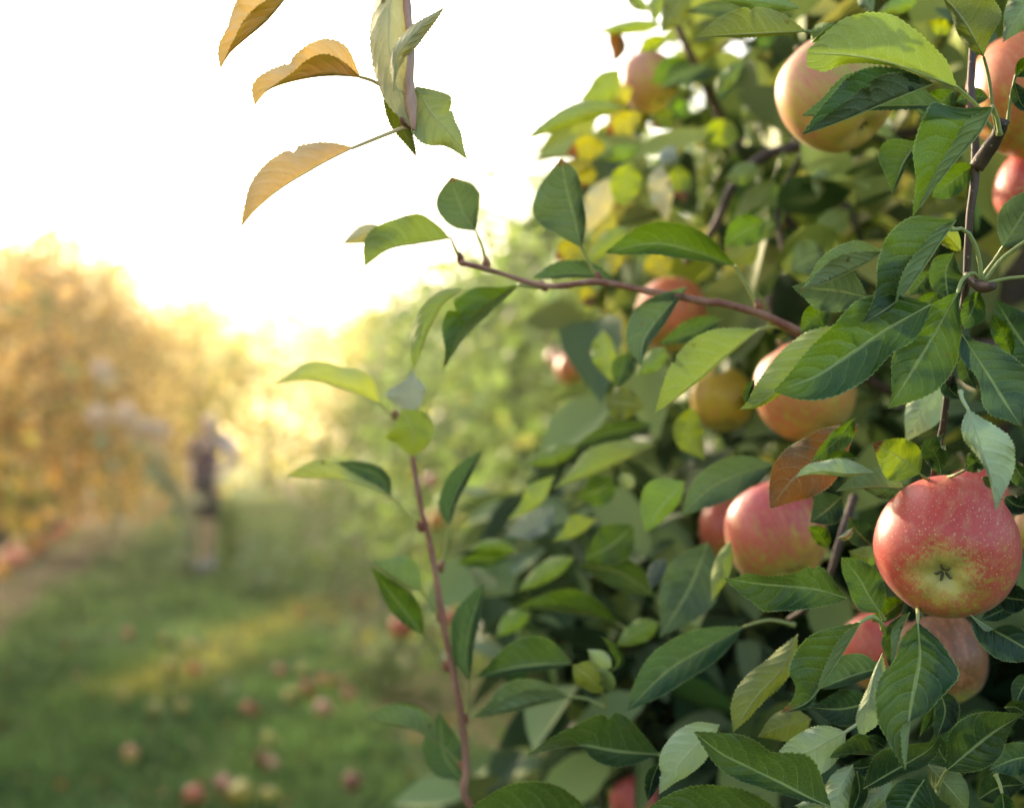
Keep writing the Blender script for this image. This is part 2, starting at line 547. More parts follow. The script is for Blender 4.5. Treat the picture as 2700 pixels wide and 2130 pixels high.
def build_grass():
    n = 46000
    d = 3.0 + 33 * rng.random(n) ** 1.7
    x = (rng.random(n) * 2 - 1) * (0.42 * d + 0.5) - 0.03 * d
    y = d
    q = row_q(x, y)
    nz = np.array([mnoise.noise(Vector((a * 0.7, b * 0.7, 3.3))) for a, b in zip(x, y)])
    qn = q + nz * 0.6
    soil = ((qn < -1.8) & (qn > -5.0)) | ((qn > 0.6) & (qn < 1.9))
    keep = ~(soil & (rng.random(n) < 0.85))
    x, y, q, nz = x[keep], y[keep], q[keep], nz[keep]
    n = len(x)
    nz2 = np.array([mnoise.noise(Vector((a * 1.6, b * 1.6, 9.1))) for a, b in zip(x, y)])
    h = (0.03 + 0.04 * rng.random(n)) * (1 + 0.9 * np.clip(nz2, 0, 1)) * (1 + 0.02 * y)
    wd = (0.006 + 0.006 * rng.random(n)) * (1 + 0.05 * y)
    verts, tops, faces = [], [], []
    # palette: fresh green, yellow strip painting in a band of low sunlight, dark hollow
    fresh = np.array([0.165, 0.28, 0.08]); dark = np.array([0.075, 0.155, 0.052]); sun_yellow = np.array([0.50, 0.46, 0.11]); pale = np.array([0.27, 0.30, 0.12])
    t = np.clip(nz2 * 1.7 + 0.6, 0, 1)[:, None]
    col = dark * (1 - t) + fresh * t
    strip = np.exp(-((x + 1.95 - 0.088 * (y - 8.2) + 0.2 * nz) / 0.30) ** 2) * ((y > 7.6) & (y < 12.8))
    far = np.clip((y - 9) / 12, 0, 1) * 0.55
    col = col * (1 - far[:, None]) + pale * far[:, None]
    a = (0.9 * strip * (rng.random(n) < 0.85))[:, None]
    col = col * (1 - a) + sun_yellow * a
    col *= (0.7 + 0.6 * rng.random(n))[:, None]
    nb = 4
    V = np.zeros((n, nb, 3, 3)); C = np.repeat(np.repeat(col[:, None, None, :], nb, 1), 3, 2)
    for k in range(nb):
        ang = rng.random(n) * 2 * math.pi
        lean = 0.2 + 0.8 * rng.random(n)
        ox = x + rng.normal(0, 0.02, n); oy = y + rng.normal(0, 0.02, n)
        dx, dy = np.cos(ang), np.sin(ang)
        hh = h * (0.6 + 0.6 * rng.random(n))
        V[:, k, 0] = np.stack([ox - dy * wd, oy + dx * wd, np.full(n, -0.03)], 1)
        V[:, k, 1] = np.stack([ox + dy * wd, oy - dx * wd, np.full(n, -0.03)], 1)
        V[:, k, 2] = np.stack([ox + dx * hh * lean, oy + dy * hh * lean, hh], 1)
    verts = V.reshape(-1, 3); cols = C.reshape(-1, 3)
    faces = np.arange(len(verts)).reshape(-1, 3)
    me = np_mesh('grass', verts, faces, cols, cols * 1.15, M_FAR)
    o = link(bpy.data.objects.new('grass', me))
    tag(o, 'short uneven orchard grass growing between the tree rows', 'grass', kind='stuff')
    # dead leaves dropped on the grass
    m = 800
    rg = np.random.default_rng(91)
    dd = 4 + 18 * rg.random(m) ** 1.4
    xx = (rg.random(m) * 2 - 1) * 0.40 * dd
    c = np.stack([xx, dd, 0.035 + 0.03 * rg.random(m)], 1)
    tt, uu = mixcols(m, ['brown', 'olive', 'tan', 'lime', 'rust', 'yellow'], [3, 2, .6, 1, 1.5, .5], 92)
    V, F, a_, b_ = kite_leaves(c, 0.045 + 0.03 * rg.random(m), tt, uu, 0.0, None, 93)
    o = link(bpy.data.objects.new('fallen_leaves', np_mesh('fallen_leaves', V, F, a_, b_, M_FAR, True)))
    tag(o, 'dead brown and yellow leaves scattered over the grass', 'leaves', kind='stuff')


# ------------------------------------------------------------------ leaves
PROFILE = [0.0, 0.42, 0.74, 0.93, 1.0, 0.98, 0.88, 0.70, 0.46, 0.20, 0.0]
PAL = {  # (upper face, under face) base colours
    'dark': ((0.014, 0.056, 0.014), (0.27, 0.35, 0.13)),
    'deep': ((0.011, 0.034, 0.015), (0.09, 0.14, 0.06)),
    'mid': ((0.036, 0.100, 0.020), (0.30, 0.37, 0.11)),
    'fresh': ((0.080, 0.165, 0.028), (0.25, 0.35, 0.08)),
    'blue': ((0.020, 0.068, 0.032), (0.27, 0.35, 0.17)),
    'grey': ((0.055, 0.100, 0.050), (0.24, 0.31, 0.15)),
    'lime': ((0.16, 0.24, 0.04), (0.34, 0.40, 0.10)),
    'olive': ((0.09, 0.12, 0.03), (0.19, 0.22, 0.06)),
    'pale': ((0.10, 0.17, 0.06), (0.46, 0.55, 0.31)),
    'moss': ((0.06, 0.11, 0.04), (0.22, 0.29, 0.10)),
    'gold': ((0.60, 0.36, 0.08), (0.84, 0.60, 0.30)),
    'tan': ((0.28, 0.27, 0.09), (0.72, 0.67, 0.38)),
    'yellow': ((0.36, 0.35, 0.055), (0.44, 0.43, 0.12)),
    'cream': ((0.50, 0.46, 0.22), (0.66, 0.62, 0.38)),
    'brown': ((0.13, 0.060, 0.022), (0.17, 0.085, 0.035)),
    'sun': ((0.26, 0.34, 0.035), (0.36, 0.42, 0.10)),
    'amber': ((0.52, 0.31, 0.04), (0.66, 0.42, 0.075)),
    'rust': ((0.30, 0.14, 0.03), (0.40, 0.20, 0.05)),
    'sunny': ((0.68, 0.58, 0.06), (0.74, 0.64, 0.14)),
    'limey': ((0.30, 0.34, 0.05), (0.60, 0.62, 0.17)),
    'olive2': ((0.10, 0.14, 0.04), (0.34, 0.37, 0.14)),
    'white': ((0.15, 0.20, 0.18), (0.34, 0.38, 0.34)),
}
N_HERO = [0]


def leaf(parent, reg, kind, face, depth, mid, wl, wr, pet=None, tipcol=None, hi=True, wav=1.0, fold=0.55, tag_name='leaf'):
    """A leaf blade with midrib and stalk. mid runs base -> tip; wl / wr half widths on the left and the right of that
    direction (a number, or values from base to tip; negative = folded over the midrib). depth in metres from the lens."""
    N_HERO[0] += 1
    lr = np.random.default_rng(N_HERO[0] * 17 + 3)
    sc = REG[reg][2]
    NU = 56 if hi else 28
    NV = 6 if hi else 4
    if isinstance(depth, (int, float)): depth = (depth + 0.006, depth - 0.006)
    mp = catmull([px(reg, p) for p in mid], NU + 1)
    u = np.linspace(0, 1, NU + 1)
    d_mid = depth[0] + (depth[1] - depth[0]) * u + 0.010 * (u - u * u) * 4 * (0.4 if face == 'u' else -0.4)
    dav = (depth[0] + depth[1]) / 2
    tg = np.gradient(mp, axis=0); tg /= np.linalg.norm(tg, axis=1)[:, None] + 1e-9
    left = np.stack([tg[:, 1], -tg[:, 0]], 1)
    length = np.sum(np.linalg.norm(np.diff(mp, axis=0), axis=1)) * K * dav
    Lreal = max(length, 0.05)
    prof = smooth_list(PROFILE, u)
    Wreal = prof * 0.27 * Lreal
    pu, pv, pd = [], [], []
    teeth = np.where(np.arange(NU + 1) % 2 == 1, 1.0, 0.0)
    cols = []
    ph = lr.random() * 6.28
    freq = 1.6 + 1.6 * lr.random()
    grid = []
    for side, w in ((1, wl), (-1, wr)):
        if isinstance(w, (int, float)): wpx = prof * w * sc
        else: wpx = smooth_list(w, u) * sc
        if hi and lr.random() < 0.16:
            wpx = wpx * (1 - (0.10 + 0.15 * lr.random()) * np.exp(-((u - 0.25 - 0.6 * lr.random()) / (0.012 + 0.02 * lr.random())) ** 2))
        neg = wpx < 0
        wm = np.abs(wpx) * K * dav
        zz = np.sqrt(np.maximum(Wreal ** 2 - wm ** 2, (0.22 * Wreal) ** 2)) * fold
        sg = -1.0 if face == 'u' else 1.0
        zz = np.where(neg, -np.maximum(zz, 0.003), sg * zz)
        tooth = teeth * (0.9 + 0.5 * lr.random(NU + 1)) * np.clip(np.abs(wpx) / 8, 0, 1) * np.sign(wpx) * (3.0 if hi else 2.2) * 0.75 / max(dav, 0.6)
        tooth += lr.normal(0, 0.5, NU + 1) * np.clip(np.abs(wpx) / 20, 0, 1)
        rows = []
        pk = 0.15 if np.any(neg) else 1.0
        for j in range(1, NV + 1):
            v = j / NV
            # rolled cross-section: leaves the midrib steeply, flattens towards the edge
            k = math.sin(v * math.pi / 2) ** 0.9 * 0.45 + v * 0.55
            off = wpx * k + (tooth if j == NV else 0)
            xy = mp + left * (side * off)[:, None]
            puck = pk * 0.0006 * np.sin((u * 8.5 - 1.9 * v ** 1.35 + (0 if side > 0 else 0.5)) * 2 * math.pi) * math.sin(math.pi * min(v * 1.1, 1)) * prof
            wave = 0.0034 * wav * v * v * np.sin(ph + side + u * 2 * math.pi * freq) * prof
            dd = d_mid + zz * (0.35 * v + 0.65 * v * v) + puck + wave
            rows.append((xy, dd, v * side))
        grid.append(rows)
    order = [grid[0][j] for j in range(NV - 1, -1, -1)] + [(mp, d_mid, 0.0)] + grid[1]
    ncol = len(order)
    V = np.zeros((NU + 1, ncol, 3)); UV = np.zeros((NU + 1, ncol, 2))
    for c, (xy, dd, v) in enumerate(order):
        X = (xy[:, 0] - 1350) * K; Y = (1065 - xy[:, 1]) * K
        for i in range(NU + 1):
            pt = CAMP + float(dd[i]) * (FWD + float(X[i]) * RIGHT + float(Y[i]) * UP)
            V[i, c] = pt
        UV[:, c, 0] = u
        UV[:, c, 1] = v * 0.5 + 0.5
    verts = V.reshape(-1, 3); uvs = UV.reshape(-1, 2)
    faces = []
    for i in range(NU):
        for c in range(ncol - 1):
            a = i * ncol + c
            q = (a, a + ncol, a + ncol + 1, a + 1)
            faces.append(q[::-1] if face == 'u' else q)
    nblade = len(faces)
    # midrib and stalk
    rib = [V[i, NV] for i in range(0, NU + 1, 4 if hi else 4)]
    mdir = 0.0003
    rr = [0.00048 * (1 - 0.75 * k / (len(rib) - 1)) * min(1.0, Lreal / 0.07) for k in range(len(rib))]
    pts = rib; rad = rr
    if pet:
        pp = [px(reg, p) for p in pet]
        npt = len(pp)
        pz = [P(a[0], a[1], pet[k][2] if len(pet[k]) > 2 else depth[0] + 0.004 * (k + 1)) for k, a in enumerate(pp)]
        start = [np.array(q) for q in pz][::-1]
        dense = catmull(start + [rib[0]], 10)[:-1]
        pts = list(dense) + rib
        rad = [0.0013 * min(1.0, Lreal / 0.06) - 0.0003 * k / 9 for k in range(9)] + rr
        rad[0] *= 1.5
    tv, tf = tube_arrays(pts, rad, 6)
    nb = len(verts)
    me = bpy.data.meshes.new('leaf')
    me.from_pydata([tuple(x) for x in verts] + [tuple(x) for x in tv], [], faces + [tuple(i + nb for i in f) for f in tf])
    me.polygons.foreach_set('use_smooth', [True] * len(me.polygons))
    me.materials.append(M_LEAF); me.materials.append(M_PET)
    me.polygons.foreach_set('material_index', [0] * nblade + [1] * len(tf))
    uvl = me.uv_layers.new(name='UVMap')
    li = np.zeros(len(me.loops), np.int32); me.loops.foreach_get('vertex_index', li)
    alluv = np.concatenate([uvs, np.full((len(tv), 2), 0.5)])
    uvl.data.foreach_set('uv', alluv[li].astype(np.float32).ravel())
    t0, u0 = PAL[kind]
    jit = 0.88 + 0.24 * lr.random()
    tc = np.tile(np.array(t0) * jit, (len(verts), 1)); uc = np.tile(np.array(u0) * jit, (len(verts), 1))
    if tipcol is None and hi and lr.random() < 0.28: tipcol = (0.93 + 0.05 * lr.random(), (0.14, 0.075, 0.03))
    if tipcol is not None:
        fr, colr = tipcol
        nzv = np.array([mnoise.noise(Vector(p) * 60) for p in verts])
        a = np.clip((uvs[:, 0] - fr + 0.12 * nzv) / 0.06, 0, 1)[:, None]
        tc = tc * (1 - a) + np.array(colr) * a; uc = uc * (1 - a) + np.array(colr) * a
    petc = np.array(u0) * 0.9 if kind not in ('dark', 'deep', 'mid', 'fresh', 'blue', 'grey') else np.array((0.27, 0.33, 0.11))
    tc = np.concatenate([tc, np.tile(petc, (len(tv), 1))]); uc = np.concatenate([uc, np.tile(petc, (len(tv), 1))])
    for nm, c in (('top', tc), ('under', uc)):
        at = me.attributes.new(nm, 'FLOAT_COLOR', 'POINT')
        at.data.foreach_set('color', np.concatenate([c, np.ones((len(c), 1))], 1).astype(np.float32).ravel())
    if pet and parent is not None and parent.type == 'MESH':
        # a small bud sits in the angle between stalk and shoot
        d_ = (np.array(pts[1]) - np.array(pts[0])); d_ /= np.linalg.norm(d_) + 1e-9
        b0 = np.array(pts[0]); up_ = d_ * 0.5 + np.array([0, -0.35, 0.5]); up_ /= np.linalg.norm(up_)
        bv, bf = tube_arrays([b0 - up_ * .002, b0 + up_ * .0012, b0 + up_ * .0036, b0 + up_ * .0062, b0 + up_ * .0078], [.0016, .0026, .0026, .0016, .0003], 8)
        bme = bpy.data.meshes.new('bud'); bme.from_pydata([tuple(x) for x in bv], [], bf); bme.polygons.foreach_set('use_smooth', [True] * len(bme.polygons))
        child('bud', bme, parent, [M_RED])
    return child(tag_name, me, parent)


# low-detail leaves for the depths of the crowns
def kite_leaves(cent, length, top, under, droop=0.5, outward=None, seed=0, wfac=0.52, fine=False):
    """folded 6-vertex leaves: returns verts, quads, top, under"""
    rg = np.random.default_rng(seed)
    n = len(cent)
    ang = rg.random(n) * 2 * math.pi
    el = rg.normal(-droop, 0.5, n)
    ax = np.stack([np.cos(ang) * np.cos(el), np.sin(ang) * np.cos(el), np.sin(el)], 1)
    if outward is not None:
        ax = ax + outward * 0.6
    ax /= np.linalg.norm(ax, axis=1)[:, None]
    rv = rg.normal(0, 1, (n, 3)); rv[:, 2] *= 0.4
    sd = np.cross(ax, np.array([0, 0, 1.0]) + 0.7 * rv); sd /= np.linalg.norm(sd, axis=1)[:, None] + 1e-9
    nr = np.cross(sd, ax)
    L = length[:, None]; W = L * wfac / 2 * (0.85 + 0.3 * rg.random(n))[:, None]
    fold = (0.15 + 0.5 * rg.random(n))[:, None]
    curl = (0.1 * rg.normal(0, 1, n))[:, None]
    base = cent; tip = cent + ax * L + nr * L * (curl - 0.12)
    m1 = cent + ax * L * 0.45 + nr * L * 0.04
    st = [(0.12, 0.58), (0.32, 1.0), (0.58, 0.93), (0.80, 0.52)] if fine else [(0.30, 0.97), (0.68, 0.80)]
    k = len(st)
    nv = 2 * k + 3
    V = np.zeros((n, nv, 3))
    bend = lambda t: nr * L * (curl - 0.12) * t * t
    V[:, 0] = base
    for q_, (t, w_) in enumerate(st):
        V[:, 1 + q_] = cent + ax * L * t + sd * W * w_ + nr * W * fold * w_ + bend(t)
        V[:, nv - 2 - q_] = cent + ax * L * t - sd * W * w_ + nr * W * fold * w_ + bend(t)
    V[:, 1 + k] = tip
    V[:, nv - 1] = cent + ax * L * 0.45 + bend(0.45)
    ring = list(range(nv - 1))
    tri = np.array([[nv - 1, ring[(a + 1) % len(ring)], ring[a]] for a in range(len(ring))])
    F = (np.arange(n) * nv)[:, None, None] + tri[None]
    return V.reshape(-1, 3), F.reshape(-1, 3), np.repeat(top, nv, 0), np.repeat(under, nv, 0)


def mixcols(n, keys, weights, seed, jit=0.35):
    rg = np.random.default_rng(seed)
    idx = rg.choice(len(keys), n, p=np.array(weights) / sum(weights))
    t = np.array([PAL[k][0] for k in keys])[idx]; u_ = np.array([PAL[k][1] for k in keys])[idx]
    j = (1 - jit / 2 + jit * rg.random(n))[:, None]
    return t * j, u_ * j


# one-off leaf meshes shared by the many individual leaves inside the crown
def local_leaf_mesh(kind, seed, L=0.08):
    lr = np.random.default_rng(seed)
    NU, NV = 12, 3
    u = np.linspace(0, 1, NU + 1)
    prof = smooth_list(PROFILE, u)
    curl = lr.normal(0.25, 0.25); fold = 0.15 + 0.5 * lr.random(); ph = lr.random() * 6
    rows = []
    for i in range(NU + 1):
        z0 = -curl * L * u[i] ** 2
        for c in range(-NV, NV + 1):
            v = c / NV
            w = prof[i] * 0.27 * L
            tooth = 1.0 + (0.03 if (i % 2 and abs(c) == NV) else 0)
            rows.append((v * w * tooth, u[i] * L, z0 + abs(v) ** 1.4 * w * fold + 0.05 * L * v * v * math.sin(ph + 7 * u[i] + v)))
    nc = 2 * NV + 1
    faces = []
    for i in range(NU):
        for c in range(nc - 1):
            a = i * nc + c
            faces.append((a, a + 1, a + nc + 1, a + nc))
    tv, tf = tube_arrays([(0, -0.022, -0.004), (0, -0.01, -0.001), (0, 0, 0.0), (0, L * 0.4, -curl * L * .16), (0, L * 0.9, -curl * L * .81)], [0.0012, 0.001, 0.0009, 0.0006, 0.0003], 5)
    nb = len(rows)
    me = bpy.data.meshes.new('crown_leaf')
    me.from_pydata(rows + [tuple(x) for x in tv], [], faces + [tuple(i + nb for i in f) for f in tf])
    me.polygons.foreach_set('use_smooth', [True] * len(me.polygons))
    me.materials.append(M_LEAF); me.materials.append(M_PET)
    me.polygons.foreach_set('material_index', [0] * len(faces) + [1] * len(tf))
    uvl = me.uv_layers.new(name='UVMap')
    uvs = np.array([(u[i], c / NV * 0.5 + 0.5) for i in range(NU + 1) for c in range(-NV, NV + 1)] + [(0.5, 0.5)] * len(tv))
    li = np.zeros(len(me.loops), np.int32); me.loops.foreach_get('vertex_index', li)
    uvl.data.foreach_set('uv', uvs[li].astype(np.float32).ravel())
    j = 0.85 + 0.3 * lr.random()
    for nm, c in (('top', PAL[kind][0]), ('under', PAL[kind][1])):
        at = me.attributes.new(nm, 'FLOAT_COLOR', 'POINT')
        arr = np.tile(np.append(np.array(c) * j, 1.0), (len(me.vertices), 1))
        at.data.foreach_set('color', arr.astype(np.float32).ravel())
    return me


# ------------------------------------------------------------------ apples
APPLE_PROF = [(0.0, 0.58), (0.06, 0.61), (0.14, 0.71), (0.24, 0.81), (0.38, 0.875), (0.55, 0.86), (0.74, 0.73), (0.89, 0.50), (0.975, 0.22),
              (1.0, -0.02), (0.975, -0.26), (0.89, -0.50), (0.76, -0.70), (0.61, -0.83), (0.46, -0.885), (0.33, -0.89), (0.22, -0.85), (0.14, -0.785),
              (0.085, -0.745), (0.0, -0.735)]


def apple_mesh(name, Rad, q=None, expose=None, cov=0.55, ring=30, seg=40, seed=0, calw=0.9, lop=0.03):
    """q: world orientation (to work out the sun-reddened side); cov: how much of the skin is red"""
    rg = np.random.default_rng(seed)
    pr = catmull(APPLE_PROF, ring + 1)
    ph = rg.random() * 6.28
    vs_, ap, ap2 = [], [], []
    q = q or Quaternion()
    ex = Vector(expose or (-0.35, -0.15, 0.92)).normalized()
    for i, (r, z) in enumerate(pr):
        for k in range(seg):
            a = 2 * math.pi * k / seg
            lob = 1 + lop * math.cos(5 * a + ph) * max(0, -z) ** 1.5 + 0.02 * math.cos(2 * a + ph * 2) + 0.012 * math.cos(3 * a - ph)
            zz = z + 0.022 * math.cos(5 * a + ph) * math.exp(-((r - 0.4) / 0.2) ** 2) * (1 if z < 0 else 0.5) + 0.03 * r * math.cos(a + ph)
            p = Vector((r * lob * math.cos(a), r * lob * math.sin(a), zz))
            vs_.append(tuple(p * Rad))
            n = Vector((p.x, p.y, p.z)); n.normalize()
            e = (q @ n).dot(ex)
            bl = cov + 0.30 * e
            cal = max(0.0, 1 - r / calw) if z < -0.3 else 0.0
            ap.append((min(max(bl, 0), 1), cal, k / seg, 1))
            bowl = max(0.0, 1 - r / 0.20) if z < -0.3 else (max(0.0, 1 - r / 0.3) if z > 0 else 0)
            ap2.append((bowl, 0, 0, 1))
    f = []
    for i in range(ring):
        for k in range(seg):
            a, b2 = i * seg + k, i * seg + (k + 1) % seg
            f.append((a, a + seg, b2 + seg, b2))
    me = bpy.data.meshes.new(name)
    me.from_pydata(vs_, [], f)
    bm = bmesh.new(); bm.from_mesh(me)
    me.polygons.foreach_set('use_smooth', [True] * len(me.polygons))
    bm.free()
    for nm, c in (('ap', ap), ('ap2', ap2)):
        at = me.attributes.new(nm, 'FLOAT_COLOR', 'POINT')
        at.data.foreach_set('color', np.array(c, np.float32).ravel())
    me.materials.append(M_APPLE)
    return me


def calyx_mesh(Rad, seed=0):
    rg = np.random.default_rng(seed)
    v, f = [], []
    for k in range(5):
        a = 2 * math.pi * k / 5 + rg.normal(0, 0.15)
        L = Rad * (0.115 + 0.035 * rg.random())
        c, s = math.cos(a), math.sin(a)
        b0 = len(v)
        z0 = -0.735 * Rad
        pts = [(0.00, 0.010, 0.02), (0.4, 0.024, -0.03), (0.75, 0.016, -0.075), (1.0, 0.004, -0.055 + 0.03 * rg.random())]
        for t, w, dz in pts:
            for sg in (-1, 1):
                v.append((c * L * t - sg * s * w * Rad, s * L * t + sg * c * w * Rad, z0 + dz * Rad))
            v.append((c * L * t, s * L * t, z0 + (dz - 0.012) * Rad))
        for i in range(3):
            o = b0 + i * 3
            f += [(o, o + 2, o + 5, o + 3), (o + 2, o + 1, o + 4, o + 5)]
    me = bpy.data.meshes.new('calyx')
    me.from_pydata(v, [], f)
    me.materials.append(M_SEPAL)
    return me


def stalk_mesh(Rad, L, bend=0.2):
    pts = [(0, 0, 0.55 * Rad), (0.02 * Rad, 0, 0.8 * Rad), (bend * L * 0.4, 0, 0.7 * Rad + L * 0.5), (bend * L, 0, 0.6 * Rad + L)]
    me = tube_mesh('stalk', pts, [0.0016, 0.0013, 0.0013, 0.002], 7, 10)
    me.materials.append(M_STALK)
    return me


def apple(cpx, d, rpx, axis, label, red=(0.50, 0.05, 0.04), cov=0.55, name='apple', group='apples hanging in the apple tree', expose=None, hi=False, stalk=0.02, seed=0, cat='apple', roll=0.0, calw=0.9):
    """axis: world direction from the middle of the fruit to its calyx"""
    c = P(cpx[0], cpx[1], d)
    Rad = rpx * K * d
    q = (-Vector(axis)).normalized().to_track_quat('Z', 'Y') @ Quaternion((0, 0, 1), roll)
    t = thing(name, label, cat, c, group)
    t.rotation_mode = 'QUATERNION'; t.rotation_quaternion = q
    body = bpy.data.objects.new('flesh', apple_mesh('apple_flesh', Rad, q, expose, cov, 64 if hi else 28, 96 if hi else 36, seed, calw))
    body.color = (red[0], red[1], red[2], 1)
    link(body, t)
    link(bpy.data.objects.new('calyx', calyx_mesh(Rad, seed)), t)
    link(bpy.data.objects.new('stalk', stalk_mesh(Rad, stalk, 0.3)), t)
    return t
#@@SCENE
build_ground()

build_grass()

# ------------------------------------------------------------------ the apple tree in front
TREE = thing('apple_tree', 'nearest apple tree on the right, sharp green leaves and big red apples in front', 'apple tree', (0.56, 1.54, 0), 'apple trees of the right row')
trunk = child('trunk', tube_mesh('trunk', [(0.60, 1.56, -0.05), (0.57, 1.54, 0.5), (0.55, 1.54, 1.1), (0.565, 1.53, 1.7), (0.56, 1.54, 2.5)], [0.062, 0.048, 0.042, 0.034, 0.012], 14, 26, 0.04, 1), TREE, [M_TRUNK])


def branch(name, pts, radii, mat, parent=TREE, seg=9, n=30, seed=0, knots=0.05):
    return child(name, tube_mesh(name, [tuple(p) for p in pts], radii, seg, n, knots, seed), parent, [mat])


def BP(*a):
    """points given as (reg, x, y, depth)"""
    return [P(*px(r, (x, y)), d) for r, x, y, d in a]


limb = branch('branch', [(0.56, 1.54, 2.0), (0.70, 1.25, 2.22), (0.48, 0.90, 2.12), P(*px('R1', (1755, -420)), .82)] + BP(('R1', 1770, 60, .80), ('R1', 1775, 330, .79), ('R1', 1760, 650, .785), ('R1', 1790, 1000, .775), ('R1', 1800, 1170, .77), ('R1', 1770, 1400, .77), ('R1', 1735, 1690, .77),
      ('R2', 1745, 450, .772), ('R2', 1690, 800, .776), ('R2', 1620, 1150, .78), ('R2', 1560, 1600, .785), ('R3', 1540, 150, .79), ('R3', 1500, 400, .80), ('R3', 1480, 560, .82)),
      [0.016, 0.013, 0.009, 0.0056, 0.0052, 0.0046, 0.0042, 0.0040, 0.0040, 0.0038, 0.0036, 0.0034, 0.0031, 0.0027, 0.0024, 0.0022, 0.002, 0.0018], M_BARK, n=90)
spur = branch('twig', BP(('R1', 1800, 1180, .77), ('R1', 1880, 1060, .765), ('R1', 1945, 960, .76), ('R1', 1985, 850, .755)), [0.0042, 0.0042, 0.0036, 0.004], M_BARK, n=14)
spur2 = branch('twig', BP(('R2', 1742, 500, .772), ('R2', 1800, 560, .76), ('R2', 1860, 580, .752), ('R2', 1925, 570, .745)), [0.003, 0.003, 0.0032, 0.0022], M_PET if False else M_BARK, n=10)
T = TREE
LF = lambda *a, **k: leaf(T, *a, **k)
# --- upper right cluster
LF('R1', 'lime', 'b', (.752, .742), [(1660, 615), (1400, 520), (1200, 450), (900, 393), (610, 378)], [0, 0, 8, 10, 14, 25, 40, 70, 120, 90], [0, 130, 195, 240, 285, 330, 330, 300, 235, 130, 20], pet=[(1660, 615), (1800, 740), (1890, 880), (1960, 960)])
LF('R1', 'deep', 'u', (.752, .735), [(1500, 590), (1250, 690), (900, 835), (700, 910), (575, 950)], [0, -130, -185, -175, -130, -90, -50, 0], [0, 150, 240, 280, 260, 190, 110, 0], wav=1.6)
LF('R1', 'blue', 'u', (.775, .765), [(1570, 745), (1200, 748), (850, 775), (570, 818)], [0, 20, 25, 20, 15, 20, 0], [0, 130, 160, 210, 240, 100, 0], pet=[(1570, 745), (1690, 850), (1790, 1000), (1840, 1080)])
LF('R1', 'mid', 'u', (.80, .79), [(1640, 640), (1520, 740), (1380, 760)], 95, 95)
LF('R1', 'olive', 'b', (.738, .728), [(1850, 400), (1740, 200), (1640, 60), (1540, -50)], [0, 55, 80, 70, 40, 20, 0], [0, 100, 240, 260, 230, 120, 0], pet=[(1850, 400), (1890, 560), (1920, 800), (1955, 945)])
LF('R1', 'grey', 'b', .80, [(2300, -120), (2150, 40), (1985, 300)], 110, 120)
LF('R1', 'olive', 'b', (.80, .81), [(600, 222), (250, 240), (0, 252), (-165, 264)], [0, 14, 18, 20, 14, 8, 0], [0, 110, 170, 190, 165, 100, 0], pet=[(600, 222), (660, 235)])
LF('R1', 'dark', 'b', .85, [(560, 60), (250, 10), (-60, -20)], 60, 60)
LF('R1', 'fresh', 'b', .79, [(640, 300), (720, 220), (800, 165)], 60, 40)
LF('R1', 'mid', 'u', (.735, .722), [(1915, 755), (1830, 930), (1640, 1150), (1350, 1528)], [0, -110, -120, -90, -75, -50, -20, 0], [0, 250, 390, 380, 330, 270, 150, 70, 0], pet=[(1915, 755), (1950, 850), (1965, 950)])
LF('R1', 'dark', 'u', .778, [(1390, 1000), (1290, 1150), (1205, 1362)], [0, 20, 20, 22, 18, 10, 0], [0, 130, 190, 185, 120, 50, 0])
LF('R1', 'mid', 'u', .768, [(1790, 1160), (1640, 1270), (1485, 1390)], [0, 60, 85, 95, 70, 0], [0, 70, 90, 80, 50, 0], pet=[(1790, 1160), (1830, 1130)])
LF('R1', 'mid', 'u', .76, [(2075, 540), (2150, 480), (2260, 400)], 70, 60, pet=[(2075, 540), (2040, 700), (2020, 850), (1985, 930)])
LF('R1', 'dark', 'u', .765, [(2065, 580), (2110, 720), (2180, 800)], 60, 50)
LF('R1', 'grey', 'b', .87, [(1020, -70), (1030, 20), (1075, 95)], 60, 60)
LF('R1', 'fresh', 'b', 1.0, [(1390, -20), (1250, 40), (1105, 95)], 60, 60, hi=False)
LF('R1', 'sun', 'u', 1.0, [(1640, 205), (1540, 190), (1440, 155)], 60, 60, hi=False)
LF('R1', 'dark', 'u', .80, [(1885, 690), (1780, 680), (1640, 720)], 60, 60)
LF('R1', 'grey', 'u', .80, [(1600, 760), (1480, 780), (1350, 750)], 70, 20)
LF('R2', 'grey', 'u', (.772, .765), [(1985, 300), (2080, 150), (2200, -50), (2260, -140)], 150, 130, pet=[(1985, 300), (1920, 400), (1855, 490), (1840, 560)])
# --- centre right cluster
LF('R2', 'dark', 'u', (.738, .718), [(1655, 110), (1530, 290), (1380, 515), (1230, 690), (995, 838)], [0, -70, -95, -105, -100, -60, 10, 15, 0], [0, 230, 315, 335, 310, 260, 180, 80, 0], pet=[(1600, 190), (1680, 165), (1760, 220), (1820, 380), (1835, 560)])
LF('R2', 'sun', 'b', .758, [(1690, 330), (1560, 190), (1365, 112)], 70, 75)
LF('R2', 'grey', 'u', (.768, .748), [(1150, 335), (950, 455), (750, 545), (555, 612)], [0, -60, -110, -130, -125, -90, -50, 0], [0, 150, 190, 200, 190, 150, 70, 0])
LF('R2', 'grey', 'u', (.782, .772), [(1040, 655), (860, 612), (680, 590), (500, 575)], [0, 90, 140, 150, 140, 70, 0], [0, 100, 170, 160, 110, 40, 0])
LF('R2', 'mid', 'u', (.730, .712), [(1478, 702), (1200, 862), (900, 1060), (650, 1215), (372, 1313)], [0, 110, 160, 150, 175, 205, 205, 190, 150, 90, 0], [0, 130, 230, 280, 275, 235, 215, 190, 150, 70, 0], fold=0.35)
